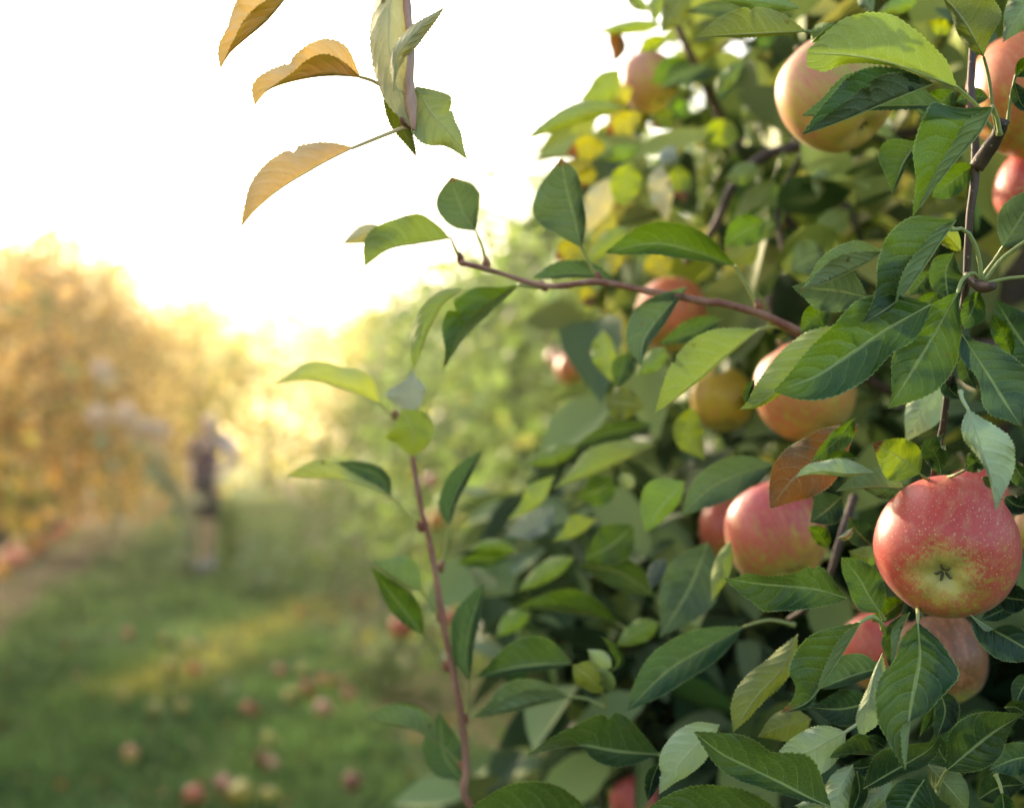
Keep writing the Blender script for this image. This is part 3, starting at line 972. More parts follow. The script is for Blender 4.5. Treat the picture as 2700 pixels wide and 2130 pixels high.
LF('R2', 'mid', 'u', (.748, .735), [(1672, 612), (1560, 810), (1400, 1080), (1290, 1260), (1178, 1432)], [0, 60, 130, 185, 225, 245, 240, 215, 160, 80, 0], [0, 70, 125, 110, 120, 150, 175, 150, 90, 30, 0], pet=[(1672, 612), (1700, 530), (1770, 480), (1815, 520), (1830, 590)], fold=0.4)
LF('R2', 'lime', 'b', (.752, .738), [(810, 850), (620, 1060), (420, 1290), (250, 1410), (138, 1440)], [0, 60, 60, 50, 30, 20, 0], [0, 110, 150, 165, 150, 100, 0], tipcol=(0.97, (0.06, 0.05, 0.03)))
LF('R2', 'dark', 'u', .746, [(235, 1230), (190, 1340), (190, 1430)], 25, 30)
LF('R2', 'dark', 'u', .768, [(1640, 340), (1585, 480), (1600, 665)], [0, 60, 110, 140, 110, 0], [0, 90, 110, 110, 80, 0])
LF('R2', 'mid', 'u', .766, [(1820, 605), (1780, 720), (1715, 875)], [0, 50, 90, 100, 60, 0], [0, 60, 80, 70, 50, 0], pet=[(1820, 605), (1835, 580)])
LF('R2', 'blue', 'u', (.742, .728), [(1700, 912), (1830, 1120), (1980, 1360), (2115, 1560)], [0, 60, 150, 205, 240, 255, 200, 90, 0], [0, 80, 90, 70, 85, 130, 130, 60, 0], fold=0.4)
LF('R2', 'mid', 'u', .765, [(2050, 1075), (1985, 900), (1910, 765)], [0, 50, 70, 60, 0], [0, 50, 60, 40, 0])
LF('R2', 'deep', 'u', .81, [(2250, 1130), (2080, 900), (1930, 660)], 170, 160)
LF('R2', 'pale', 'b', .83, [(1560, 1240), (1420, 1450), (1300, 1670)], 140, 120)
LF('R2', 'deep', 'u', .775, [(1630, 1180), (1610, 1290), (1700, 1370)], 55, 60)
LF('R2', 'dark', 'u', .79, [(1700, 1060), (1740, 1200), (1800, 1300)], 60, 60)
LF('R2', 'mid', 'u', .80, [(760, 720), (640, 820), (560, 900)], 90, 90, hi=False)
LF('R2', 'dark', 'u', .79, [(1480, 480), (1400, 560), (1330, 640)], 70, 100)
LF('R2', 'mid', 'u', .80, [(1530, 620), (1420, 720), (1330, 780)], 100, 60)
# stalks running off to the right
for k, (a, b_, c_) in enumerate([((1835, 565), (1980, 525), (2190, 505)), ((1840, 560), (1960, 400), (2180, 230)), ((1770, 890), (1830, 850), (1900, 820))]):
    pass
LF('R2', 'mid', 'u', .74, [(2200, 503), (2420, 520), (2600, 640)], 150, 150, pet=[(2200, 503), (2000, 522), (1845, 565)])
LF('R2', 'mid', 'u', .745, [(2190, 225), (2380, 120), (2560, 90)], 150, 150, pet=[(2190, 225), (1980, 380), (1842, 560)])
# --- leaves round the main apple
LF('R3', 'pale', 'b', (.706, .692), [(1740, -60), (1800, 110), (1850, 260), (1915, 470), (1937, 660)], [0, 60, 130, 195, 220, 205, 170, 100, 40, 0], [0, 70, 95, 80, 45, 20, 15, 12, 8, 0], pet=[(1740, -60), (1700, -130), (1690, -180)], fold=0.3)
LF('R3', 'sun', 'u', (.724, .712), [(1405, 400), (1300, 310), (1200, 250), (1072, 185)], [0, 110, 165, 165, 130, 70, 0], [0, 90, 135, 130, 110, 60, 0], pet=[(1405, 400), (1435, 425, .745), (1465, 440, .80)], tipcol=(0.84, (0.085, 0.03, 0.018)))
LF('R3', 'dark', 'u', .735, [(1552, 405), (1530, 300), (1490, 200), (1570, 112)], [0, 60, 80, 75, 20, 0], [0, 50, 75, 90, 40, 0], wav=3)
LF('R3', 'dark', 'u', .738, [(1720, 372), (1800, 310), (1880, 210)], 75, 70, pet=[(1720, 372), (1640, 410, .76), (1570, 425, .80)], wav=3)
LF('R3', 'pale', 'b', .748, [(1075, 385), (900, 395), (700, 375), (528, 420)], [0, 15, 20, 25, 25, 10, 0], [0, 60, 95, 90, 60, 50, 0])
LF('R3', 'moss', 'b', (.795, .765), [(1295, 497), (1120, 488), (960, 498), (808, 523)], [0, 5, 8, 8, 5, 4, 0], [0, 90, 125, 120, 90, 45, 0])
LF('R3', 'blue', 'u', .80, [(1290, 560), (1160, 530), (1000, 500)], [0, 30, 45, 40, 20, 0], [0, 40, 45, 30, 10, 0])
LF('R3', 'brown', 'b', (.81, .80), [(970, 50), (760, 230), (520, 430), (350, 640)], [0, 60, 130, 190, 200, 170, 90, 0], [0, 90, 150, 170, 190, 170, 100, 0], wav=2.0)
LF('R3', 'fresh', 'u', .792, [(945, 10), (830, 150), (640, 315)], [0, 60, 80, 70, 40, 0], [0, 40, 60, 50, 30, 0], wav=2)
LF('R3', 'mid', 'u', .77, [(960, 290), (820, 290), (700, 320)], 50, 50)
LF('R3', 'dark', 'u', (.738, .728), [(888, 1272), (700, 1217), (500, 1187), (250, 1165), (25, 1132)], [0, 60, 100, 130, 150, 165, 175, 185, 190, 135, 100, 50, 0], [0, 40, 110, 160, 150, 95, 72, 55, 50, 55, 48, 15, 0])
LF('R3', 'dark', 'u', (.748, .740), [(1122, 1375), (1040, 1250), (960, 1110), (848, 985)], [0, 95, 110, 100, 85, 60, 0], [0, 100, 130, 140, 110, 70, 0], pet=[(1122, 1375), (1150, 1420)])
LF('R4', 'dark', 'u', (.722, .712), [(985, 402), (870, 600), (740, 800), (620, 960), (420, 1042)], [0, -55, -70, -60, -40, -10, 25, 15, 0], [0, 130, 230, 275, 280, 250, 170, 60, 0], pet=[(985, 402), (1065, 360), (1125, 400), (1150, 450)])
LF('R4', 'dark', 'u', (.705, .692), [(1387, 402), (1400, 620), (1372, 820), (1340, 1020), (1320, 1220), (1300, 1442)], [0, 110, 200, 290, 250, 175, 110, -40, -45, -25, 0], [0, 120, 150, 180, 245, 265, 250, 215, 150, 75, 0], pet=[(1387, 402), (1388, 345, .73), (1385, 290, .80)], fold=0.45)
LF('R4', 'dark', 'u', .732, [(1330, 330), (1270, 470), (1235, 610), (1200, 742)], [0, -50, -60, -40, -20, 0], [0, 70, 110, 110, 60, 0])
LF('R4', 'pale', 'b', .727, [(1140, 620), (1075, 790), (1030, 1000), (985, 1185)], [0, 50, 90, 110, 115, 110, 90, 20], [0, 10, 12, 20, 40, 55, 50, 10])
LF('R4', 'pale', 'b', (.752, .742), [(882, 1170), (740, 1245), (600, 1315), (350, 1400)], [0, 110, 150, 175, 170, 120, 50, 0], [0, 85, 130, 140, 135, 110, 60, 0], pet=[(882, 1170), (935, 1135), (985, 1105)])
LF('R4', 'dark', 'u', (.706, .694), [(775, 1700), (600, 1625), (400, 1522), (200, 1422), (0, 1322), (-190, 1170)], [0, 15, 35, 55, 80, 95, 110, 100, 70, 30, 0], [0, 130, 230, 260, 215, 165, 185, 185, 150, 85, 0], fold=0.4)
LF('R4', 'dark', 'u', (.705, .695), [(460, 1790), (150, 1745), (-250, 1750), (-600, 1780)], 120, [0, 90, 150, 185, 195, 190, 150, 80, 0])
LF('R4', 'pale', 'b', .738, [(930, 1400), (850, 1560), (790, 1780)], [0, 60, 90, 100, 90, 40], [0, 70, 100, 100, 80, 30])
LF('R4', 'pale', 'b', .748, [(820, 1730), (680, 1690), (520, 1690)], 65, 55)
LF('R4', 'dark', 'u', .733, [(960, 1450), (975, 1600), (900, 1780)], 60, 55)
LF('R4', 'dark', 'u', (.730, .720), [(1005, 1570), (1180, 1470), (1350, 1370), (1470, 1290), (1552, 1185)], [0, 90, 150, 165, 140, 105, 70, 25, 0], [0, 35, 45, 50, 60, 80, 70, 40, 0])
LF('R4', 'pale', 'b', .738, [(1200, 1500), (1100, 1620), (985, 1740)], 70, 55)
LF('R4', 'dark', 'u', (.716, .706), [(1432, 1508), (1370, 1600), (1310, 1708), (1240, 1850)], [0, 100, 165, 185, 180, 120, 0], [0, 110, 150, 160, 150, 100, 0])
LF('R4', 'dark', 'u', (.735, .722), [(1592, 1442), (1750, 1310), (1920, 1175), (2140, 1040)], [0, 100, 180, 205, 200, 165, 110, 50, 0], [0, 90, 140, 165, 165, 130, 60, 15, 0], pet=[(1592, 1442), (1560, 1490), (1530, 1560)])
LF('R4', 'blue', 'u', .755, [(2220, 1340), (2060, 1365), (1890, 1440)], 120, 115)
LF('R4', 'blue', 'u', (.742, .73), [(1755, 350), (1900, 440), (2060, 530), (2240, 640)], [0, -20, -30, 60, 95, 90, 60, 0], [0, 80, 130, 155, 160, 140, 90, 0])
LF('R4', 'deep', 'u', .765, [(1950, 215), (2060, 235), (2200, 250)], 95, 100)
LF('R4', 'blue', 'u', .775, [(2090, 255), (1950, 330), (1820, 385)], 60, 60)
LF('R4', 'deep', 'u', .755, [(1540, 880), (1580, 1030), (1520, 1220)], 100, 110)
LF('R4', 'mid', 'u', .74, [(1485, 950), (1470, 1080), (1400, 1205)], 30, 40)
LF('R4', 'dark', 'u', .737, [(1125, 1332), (980, 1328), (870, 1328), (763, 1355)], [0, -15, -25, -15, 15, 10, 0], [0, 100, 140, 130, 80, 40, 0])
LF('R4', 'deep', 'u', .745, [(1165, 1285), (1080, 1230), (1000, 1210)], 35, 40)
LF('R4', 'deep', 'u', .75, [(1110, 1395), (980, 1425), (870, 1400)], 60, 60)
LF('R4', 'blue', 'u', .78, [(1140, 720), (950, 770), (690, 870)], [0, 40, 50, 40, 30, 0], [0, 110, 150, 150, 90, 0])
LF('R4', 'deep', 'u', .785, [(1070, 960), (850, 1010), (630, 1000)], 120, 130)
LF('R4', 'olive', 'b', (.82, .80), [(545, 485), (430, 730), (250, 930), (88, 1175)], [0, 50, 70, 60, 40, 0], [0, 90, 130, 150, 120, 0])
LF('R4', 'olive', 'b', .835, [(640, 1080), (430, 1130), (260, 1205)], 110, 100)
LF('R4', 'moss', 'b', .75, [(1455, 1395), (1600, 1560), (1740, 1720)], [0, 60, 110, 120, 80, 0], [0, 60, 80, 90, 60, 0])
LF('R4', 'mid', 'u', .722, [(1980, 1600), (1995, 1720), (2010, 1840)], 75, 70, pet=[(1980, 1600), (1965, 1540), (1935, 1470)])
LF('R4', 'deep', 'u', .775, [(2220, 780), (2130, 860), (2070, 990)], 80, 80)
LF('R4', 'dark', 'u', .765, [(2000, 1000), (2080, 1000), (2200, 1080)], 50, 60)
LF('R4', 'deep', 'u', .77, [(1700, 1480), (1560, 1340), (1500, 1180)], 110, 110)
LF('R4', 'deep', 'u', .78, [(1820, 1640), (1960, 1560), (2140, 1540)], 110, 120)
LF('R4', 'mid', 'u', .80, [(1290, 240), (1180, 330), (1060, 400)], 60, 90)
LF('R3', 'deep', 'u', .83, [(850, 560), (740, 660), (630, 740)], 110, 120)
LF('R3', 'mid', 'u', .825, [(760, 920), (690, 820), (610, 770)], 50, 60)
LF('R3', 'pale', 'b', .81, [(930, 780), (880, 835), (815, 850)], 28, 22)
LF('R3', 'deep', 'u', .84, [(1060, 900), (960, 800), (900, 700)], 80, 90)
LF('R3', 'fresh', 'b', .86, [(1120, 960), (1000, 980), (900, 940)], 70, 80)
LF('R3', 'deep', 'u', .78, [(2000, 560), (2080, 620), (2200, 640)], 70, 60)
LF('R3', 'dark', 'u', .79, [(1840, 420), (1920, 460), (2040, 440)], 40, 40)
LF('R3', 'dark', 'u', .80, [(2050, 300), (2120, 420), (2240, 500)], 60, 70)
# --- middle distance, softly out of focus
LF('R7', 'grey', 'u', (.96, .94), [(2240, 330), (2000, 400), (1780, 510), (1590, 690)], [0, 90, 130, 130, 80, 0], [0, 100, 140, 130, 80, 0], hi=False)
LF('R8', 'blue', 'u', (.89, .87), [(2035, 430), (1800, 560), (1500, 740), (1205, 1025)], [0, 80, 120, 130, 120, 70, 0], [0, 90, 150, 165, 150, 90, 0], pet=[(2035, 430), (2130, 400), (2230, 385), (2390, 420)])
LF('R8', 'dark', 'u', (.87, .855), [(1435, 1330), (1150, 1312), (850, 1270), (505, 1335)], [0, 50, 95, 105, 70, -20, -60, -40, 0], [0, 130, 245, 275, 230, 140, 95, 50, 0], pet=[(1435, 1330), (1520, 1350)])
LF('R8', 'dark', 'u', (.98, .97), [(822, 690), (560, 705), (350, 735), (138, 792)], [0, 30, 35, 35, 30, 20, 0], [0, 150, 205, 200, 140, 60, 0], hi=False)
LF('R8', 'grey', 'u', (.985, .965), [(805, 925), (520, 1000), (300, 1050), (128, 1078)], [0, -70, -115, -115, -90, -45, 0], [0, 120, 190, 210, 180, 90, 0], pet=[(805, 925), (930, 940), (1045, 1000)], hi=False)
LF('R8', 'olive', 'b', .925, [(1040, 905), (950, 800), (825, 700)], [0, 60, 80, 70, 0], [0, 80, 110, 90, 0], pet=[(1040, 905), (1065, 1000)], hi=False)
LF('R8', 'moss', 'b', .92, [(1105, 890), (1080, 780), (1000, 720)], [0, 70, 70, 40, 0], [0, 30, 30, 20, 0], hi=False)
LF('R8', 'dark', 'u', .92, [(1100, 745), (1165, 680), (1110, 570), (1020, 490)], 35, 25, hi=False)
LF('R8', 'pale', 'b', .95, [(1100, 720), (1010, 650), (930, 590)], 65, 60, hi=False)
LF('R8', 'pale', 'b', (.805, .79), [(1860, 1120), (1720, 1240), (1560, 1420), (1435, 1610)], [0, 60, 110, 115, 90, 40, 0], [0, 110, 160, 165, 140, 60, 0])
LF('R8', 'dark', 'u', (.865, .85), [(980, 1780), (500, 1730), (-20, 1790)], 120, 210)
LF('R8', 'deep', 'u', .81, [(1440, 1380), (1390, 1500), (1355, 1665)], 55, 50)
LF('R7', 'lime', 'b', 1.1, [(1410, 190), (1100, 330), (680, 505)], [0, 10, 15, 12, 0], [0, 100, 150, 150, 60, 0], hi=False)
LF('R7', 'lime', 'b', 1.1, [(700, 410), (600, 600), (365, 725)], [0, 10, 10, 0], [0, 130, 140, 60, 0], hi=False)
LF('R7', 'lime', 'b', 1.15, [(1000, 720), (850, 825), (685, 875)], [0, 10, 10, 0], [0, 110, 130, 60, 0], hi=False)
LF('R7', 'fresh', 'b', 1.0, [(1620, 450), (1450, 640), (1340, 810)], [0, 60, 70, 50, 0], [0, 150, 180, 110, 0], hi=False)
LF('R7', 'grey', 'u', 1.02, [(1780, 880), (1650, 1200), (1440, 1550)], 200, 200, hi=False)
LF('R7', 'mid', 'u', 1.1, [(1140, 1450), (900, 1385), (440, 1335)], [0, -20, -40, -40, -25, 0], [0, 100, 160, 150, 90, 0], pet=[(1140, 1450), (1240, 1510)], hi=False)
LF('R7', 'fresh', 'b', 1.2, [(530, 1370), (400, 1440), (285, 1545)], 70, 70, hi=False)
LF('R7', 'fresh', 'b', 1.05, [(1440, 1440), (1290, 1510), (1125, 1610)], 80, 80, hi=False)
LF('R7', 'white', 'u', 1.05, [(1480, 990), (1410, 1100), (1375, 1215)], 60, 60, hi=False)  # pale grey-blue paints the sky's reflection into the leaf colour
LF('R7', 'lime', 'b', .92, [(1935, 870), (1870, 1080), (1805, 1295)], 65, 60, hi=False)
LF('R7', 'dark', 'u', 1.15, [(1390, 60), (1100, 110), (820, 215)], 65, 70, hi=False)
LF('R7', 'mid', 'b', 1.2, [(880, 190), (650, 280), (450, 325)], 65, 60, hi=False)
LF('R7', 'sun', 'u', 1.05, [(1670, -70), (1640, 120), (1760, 305)], 110, 100, hi=False)
LF('R7', 'white', 'u', 1.2, [(700, 630), (550, 760), (350, 835)], 90, 90, hi=False)
LF('R7', 'mid', 'u', 1.1, [(1250, 760), (1100, 900), (900, 1000)], 140, 140, hi=False)
LF('R7', 'dark', 'u', 1.12, [(1400, 1250), (1150, 1090), (850, 1040)], 110, 110, hi=False)
LF('R7', 'mid', 'b', 1.18, [(840, 980), (650, 1080), (430, 1230)], 70, 70, hi=False)
LF('R7', 'mid', 'u', 1.15, [(1120, 440), (1000, 520), (860, 560)], 110, 110, hi=False)
LF('R7', 'pale', 'b', 1.12, [(1260, 500), (1200, 440), (1160, 380)], 55, 55, hi=False)
LF('R7', 'mid', 'u', 1.2, [(380, 980), (200, 1000), (0, 1030)], 55, 55, hi=False)
LF('R7', 'fresh', 'b', 1.2, [(450, 950), (250, 900), (70, 940)], 40, 45, hi=False)
# --- red shoot reaching left, with its own leaves
shoot_r = branch('shoot', BP(('R2', 640, 930, .90), ('R2', 520, 880, .885), ('R2', 300, 775, .88), ('R2', 0, 690, .88), ('R6', 1800, 690, .88), ('R6', 1600, 650, .885), ('R6', 1350, 607, .89), ('R6', 1000, 545, .895), ('R6', 640, 572, .90), ('R6', 230, 455, .905), ('R6', 40, 410, .91)), [0.0032, 0.0029, 0.0026, 0.0024, 0.0023, 0.0022, 0.0021, 0.0019, 0.0017, 0.0014, 0.0022], M_RED, n=60, knots=0.06)
lead = branch('branch', [(0.56, 1.54, 1.45), (0.60, 1.30, 1.46), P(*px('R2', (900, 1020)), 1.0), P(*px('R2', (640, 930)), .90)], [0.012, 0.009, 0.006, 0.0042], M_BARK, n=16)
LR = lambda *a, **k: leaf(shoot_r, *a, **k)
LR('R6', 'grey', 'u', (.90, .89), [(885, 300), (850, 100), (790, -120), (745, -325)], [0, 120, 220, 275, 270, 210, 110, 0], [0, 40, 65, 75, 85, 95, 75, 0], pet=[(885, 300), (950, 420), (1015, 540)])
LR('S1', 'grey', 'u', (.905, .89), [(2012, 1628), (1920, 1470), (1840, 1245)], [0, 100, 150, 165, 120, 0], [0, 70, 125, 150, 110, 0], pet=[(2012, 1628), (2060, 1750), (2090, 1880)])
LR('S2', 'lime', 'b', (.905, .89), [(1440, -28), (1200, 2), (1000, 45), (828, 172)], [0, 8, 10, 10, 8, 5, 0], [0, 120, 195, 205, 185, 175, 120, 0], pet=[(1440, -28), (1480, 70), (1510, 135)])
LR('S2', 'tan', 'b', .90, [(980, -100), (820, -60), (668, 12)], 60, 60)
LR('S2', 'mid', 'u', (.92, .905), [(1918, 295), (1740, 465), (1555, 645), (1385, 885)], [0, -35, -60, -60, -50, -25, 0], [0, 80, 190, 225, 220, 170, 60, 0], pet=[(1918, 295), (1990, 310), (2100, 320)])
LR('S2', 'lime', 'b', .94, [(1535, 322), (1380, 420), (1260, 630), (1175, 905)], [0, 10, 15, 15, 10, 0], [0, 60, 95, 105, 80, 50, 0])
LR('R6', 'mid', 'u', (.885, .875), [(1972, 438), (1700, 335), (1400, 275), (1055, 338)], [0, 30, 60, 75, 70, 50, 0], [0, 90, 150, 160, 140, 80, 0], pet=[(1972, 438), (2060, 580), (2140, 735)], hi=False)
LR('R6', 'blue', 'u', .94, [(1125, 525), (850, 490), (535, 522)], [0, 15, 20, 15, 0], [0, 80, 100, 80, 0], hi=False)
LR('R6', 'grey', 'u', (.885, .87), [(1632, 578), (1480, 745), (1335, 945), (1310, 1135)], [0, 20, 40, 55, 50, 20, 0], [0, 70, 130, 165, 150, 90, 0])
LR('R6', 'lime', 'b', (.875, .865), [(2135, 880), (1900, 1062), (1650, 1275), (1405, 1470)], [0, 8, 12, 14, 12, 8, 0], [0, 120, 200, 235, 225, 180, 95, 0], pet=[(2135, 880), (2250, 860), (2400, 905)])
LR('R6', 'dark', 'u', 1.0, [(1880, 805), (1650, 905), (1425, 985)], 60, 90, hi=False)
LR('R6', 'lime', 'b', 1.1, [(1040, 880), (1060, 1050), (1110, 1255)], 70, 100, hi=False)
LR('R6', 'dark', 'u', 1.05, [(1210, 1030), (1180, 1150), (1140, 1295)], 80, 80, hi=False)
LR('R6', 'olive', 'b', 1.1, [(1050, 1390), (1200, 1400), (1340, 1425)], 120, 110, hi=False)
LR('R6', 'mid', 'b', 1.0, [(1480, 1000), (1380, 1100), (1270, 1200)], 80, 60, hi=False)
# --- upright shoot in the middle
shoot_m = branch('shoot', [(0.66, 1.55, 0.80), (0.42, 1.28, 0.78), (0.12, 1.08, 0.88)] + BP(('S3', 1100, 1720, 1.0), ('S3', 1075, 1620, 1.0), ('S3', 1062, 1450, 1.0), ('S3', 1045, 1290, 1.0), ('S3', 1000, 1050, 1.005), ('S3', 945, 780, 1.01), ('S3', 900, 480, 1.015), ('S3', 845, 260, 1.02), ('S3', 805, 30, 1.025), ('S2', 1165, 1480, 1.03), ('S2', 1130, 1290, 1.03)), [0.009, 0.0065, 0.0055, 0.0048, 0.0047, 0.0046, 0.0044, 0.004, 0.0036, 0.0033, 0.003, 0.0026, 0.0022, 0.0016], M_RED, n=70, knots=0.06)
LM = lambda *a, **k: leaf(shoot_m, *a, **k)
LM('S3', 'blue', 'u', 1.015, [(700, 203), (640, 95), (430, 30)], [0, 55, 65, 55, 0], [0, 28, 35, 22, 0], hi=False)
LM('S3', 'limey', 'b', (1.005, .995), [(703, 207), (580, 152), (450, 116), (188, 104)], [0, 3, 4, 4, 0], [0, 22, 28, 45, 82, 88, 52, 0], pet=[(703, 207), (780, 280), (845, 360)], hi=False)
LM('S3', 'blue', 'u', (1.005, .995), [(980, 348), (1000, 230), (1065, 90), (1145, -30)], [0, 55, 70, 75, 60, 30, 0], [0, 14, 18, 22, 22, 12, 0], pet=[(980, 348), (965, 450), (942, 550)], hi=False)
LM('S3', 'moss', 'b', 1.0, [(852, 662), (740, 600), (590, 498)], [0, 8, 12, 8, 0], [0, 85, 115, 100, 30, 0], pet=[(852, 662), (900, 730), (940, 800)], hi=False)
LM('S3', 'mid', 'u', (1.005, .995), [(855, 872), (735, 715), (598, 535)], [0, 35, 50, 45, 20, 0], [0, 60, 80, 60, 30, 0], pet=[(855, 872), (910, 950), (970, 1035)], hi=False)
LM('S3', 'blue', 'u', (1.005, .99), [(1080, 1095), (1070, 900), (1150, 615)], [0, 60, 80, 95, 60, 0], [0, 25, 35, 35, 20, 0], pet=[(1080, 1095), (1072, 1200), (1058, 1290)], hi=False)
LM('S3', 'moss', 'b', (1.0, .99), [(942, 1402), (800, 1318), (568, 1272)], [0, 5, 8, 8, 0], [0, 75, 95, 80, 0], pet=[(942, 1402), (1000, 1460), (1048, 1515)], hi=False)
LM('S3', 'fresh', 'u', 1.012, [(930, 1385), (800, 1290), (570, 1268)], [0, 10, 10, 0], [0, 60, 80, 60, 0], hi=False)
LM('S3', 'blue', 'u', 1.04, [(1040, 1570), (955, 1440), (935, 1240)], 100, 95, hi=False)
LM('S2', 'limey', 'b', (1.01, 1.0), [(938, 1132), (700, 1032), (450, 962), (178, 995)], [0, 6, 8, 8, 6, 0], [0, 130, 160, 135, 135, 110, 40, 0], pet=[(938, 1132), (1000, 1190), (1060, 1235)], hi=False)
LM('S2', 'lime', 'b', (1.0, .985), [(1182, 1505), (1170, 1330), (1100, 1170)], [0, 100, 175, 190, 110, 0], [0, 80, 140, 150, 110, 0], hi=False)
LM('S2', 'white', 'b', 1.03, [(1172, 1200), (1172, 1050), (1165, 890)], [0, 120, 190, 150, 40, 0], [0, 50, 75, 85, 30, 0], hi=False)
# --- golden twig hanging in at the top left, from the bough above the picture
bough = branch('branch', [(0.56, 1.54, 2.2), (0.55, 1.30, 2.34), (0.20, 1.00, 2.20), (-0.02, 0.86, 1.95), P(*px('S1', (1510, -150)), .80)], [0.014, 0.011, 0.007, 0.005, 0.0034], M_BARK, n=24)
twig_g = branch('twig', BP(('S1', 1510, -150, .80), ('S1', 1535, 100, .79), ('S1', 1560, 330, .785), ('S1', 1548, 560, .782), ('S1', 1562, 740, .78), ('S1', 1572, 830, .778), ('S1', 1575, 915, .776)), [0.0027, 0.0025, 0.0023, 0.0022, 0.0023, 0.0034, 0.0010], M_PINK, n=30, knots=0.06)
LG = lambda *a, **k: leaf(twig_g, *a, **k)
LG('S1', 'gold', 'b', (.785, .775), [(770, -130), (560, 132), (400, 272), (285, 375), (222, 480)], [0, -40, -90, -120, -110, -60, -15, 0], [0, 140, 230, 265, 230, 150, 95, 10], tipcol=None)
LG('S1', 'gold', 'b', (.785, .775), [(1203, 545), (1000, 535), (780, 562), (560, 632), (458, 745)], [0, -90, -150, -130, -60, -20, 0, 0], [0, 190, 255, 245, 190, 135, 120, 100, 0], pet=[(1203, 545), (1300, 575), (1440, 655), (1530, 620)])
LG('S1', 'gold', 'b', (.775, .765), [(1152, 1040), (900, 1170), (650, 1320), (470, 1470), (363, 1598)], [0, 4, 6, 6, 5, 3, 0], [0, 100, 160, 195, 205, 190, 150, 70, 0], pet=[(1152, 1040), (1400, 940), (1545, 885)])
LG('S1', 'tan', 'b', (.790, .782), [(1450, -260), (1400, 200), (1440, 560), (1560, 900)], [0, 60, 95, 130, 150, 130, 80, 0][::-1], [0, 80, 120, 130, 120, 90, 0])
LG('S1', 'olive', 'u', .797, [(1400, 470), (1480, 850), (1597, 1112)], [0, 60, 70, 50, 0], [0, 60, 80, 70, 30, 0])
LG('S1', 'tan', 'b', (.768, .755), [(1435, 640), (1455, 420), (1580, 240), (1797, 48)], [0, 20, 45, 55, 45, 20, 0], [0, 20, 50, 70, 60, 35, 0])
LG('S1', 'olive2', 'b', (.79, .782), [(1590, 610), (1700, 800), (1850, 960), (1957, 1125)], [0, 110, 175, 150, 90, 60, 20, 0], [0, 70, 150, 190, 165, 90, 40, 0])

# --- leaves of the crown behind, up to the trunk and beyond (upper middle of the picture)
B5 = lambda *a, **k: leaf(T, *a, hi=False, **k)
BR = (0.70, (0.17, 0.055, 0.03))
B5('R5', 'lime', 'b', 1.10, [(1190, 755), (900, 800), (650, 900), (488, 992)], [0, 40, 60, 55, 30, 0], [0, 60, 85, 70, 40, 0])
B5('R5', 'yellow', 'u', 1.25, [(1310, 800), (1180, 880), (1050, 940)], 80, 80, tipcol=BR)
B5('R5', 'yellow', 'u', 1.28, [(1060, 1090), (930, 1040), (780, 1090)], 90, 90, tipcol=BR)
B5('R5', 'sun', 'u', 1.2, [(1250, 1140), (1200, 1290), (1150, 1480)], 110, 110, tipcol=(0.8, (0.16, 0.06, 0.04)))
B5('R5', 'cream', 'b', 1.2, [(1420, 1160), (1450, 1350), (1490, 1570)], 85, 85)
B5('R5', 'white', 'b', 1.25, [(1560, 1040), (1500, 1100), (1440, 1180)], 60, 60)
B5('R5', 'sun', 'u', 1.25, [(1560, 1150), (1580, 1280), (1620, 1430)], 80, 80, tipcol=BR)
B5('R5', 'cream', 'b', 1.25, [(1090, 1250), (1000, 1450), (920, 1650)], 95, 100)
B5('R5', 'yellow', 'b', 1.3, [(1100, 1480), (1050, 1600), (960, 1720)], 80, 80)
B5('R5', 'fresh', 'b', 1.28, [(1310, 1040), (1150, 1080), (980, 1110)], 60, 60)
B5('R5', 'sun', 'u', 1.3, [(1960, 980), (1850, 940), (1750, 990)], 100, 100)
B5('R5', 'mid', 'u', 1.35, [(1650, 430), (1520, 500), (1380, 590)], 100, 100)
B5('R5', 'grey', 'u', 1.3, [(1870, 500), (1650, 530), (1430, 625)], 55, 60)
B5('R5', 'blue', 'u', 1.25, [(2040, 430), (1920, 560), (1855, 725)], 65, 65)
B5('R5', 'lime', 'b', 1.3, [(1480, 170), (1200, 200), (960, 235)], 45, 50)
B5('R5', 'brown', 'u', 1.3, [(1090, 200), (1150, 330), (1110, 455)], 55, 60)
B5('R5', 'olive', 'b', 1.05, [(1610, -90), (1540, 90), (1450, 230)], 100, 95)
B5('R5', 'lime', 'b', 1.2, [(1430, -60), (1410, 60), (1400, 170)], 55, 55)
B5('R5', 'lime', 'b', 1.25, [(1200, -40), (1290, 30), (1380, 90)], 50, 50)
B5('R5', 'grey', 'u', 1.05, [(2060, 90), (1830, 60), (1610, 85)], 55, 55)
B5('R5', 'sun', 'u', 1.3, [(1500, 270), (1390, 310), (1280, 365)], 55, 55)
B5('R5', 'lime', 'b', 1.3, [(1160, 490), (1020, 640), (870, 705)], 95, 95)
B5('R5', 'yellow', 'b', 1.35, [(1250, 620), (1100, 690), (950, 690)], 80, 80)
B5('R5', 'sun', 'u', 1.3, [(1540, 790), (1460, 850), (1380, 900)], 75, 75, tipcol=BR)
B5('R5', 'fresh', 'u', 1.3, [(1640, 720), (1580, 780), (1540, 850)], 70, 70)
B5('R5', 'yellow', 'u', 1.3, [(990, 1200), (920, 1260), (880, 1330)], 70, 70, tipcol=BR)
B5('R6', 'yellow', 'u', 1.28, [(860, 240), (800, 320), (700, 390)], 80, 80, tipcol=BR)
B5('R6', 'yellow', 'u', 1.3, [(1380, 330), (1430, 420), (1480, 520)], 110, 100)
B5('R6', 'yellow', 'u', 1.3, [(950, 570), (940, 650), (965, 730)], 60, 60, tipcol=(0.5, (0.10, 0.04, 0.03)))
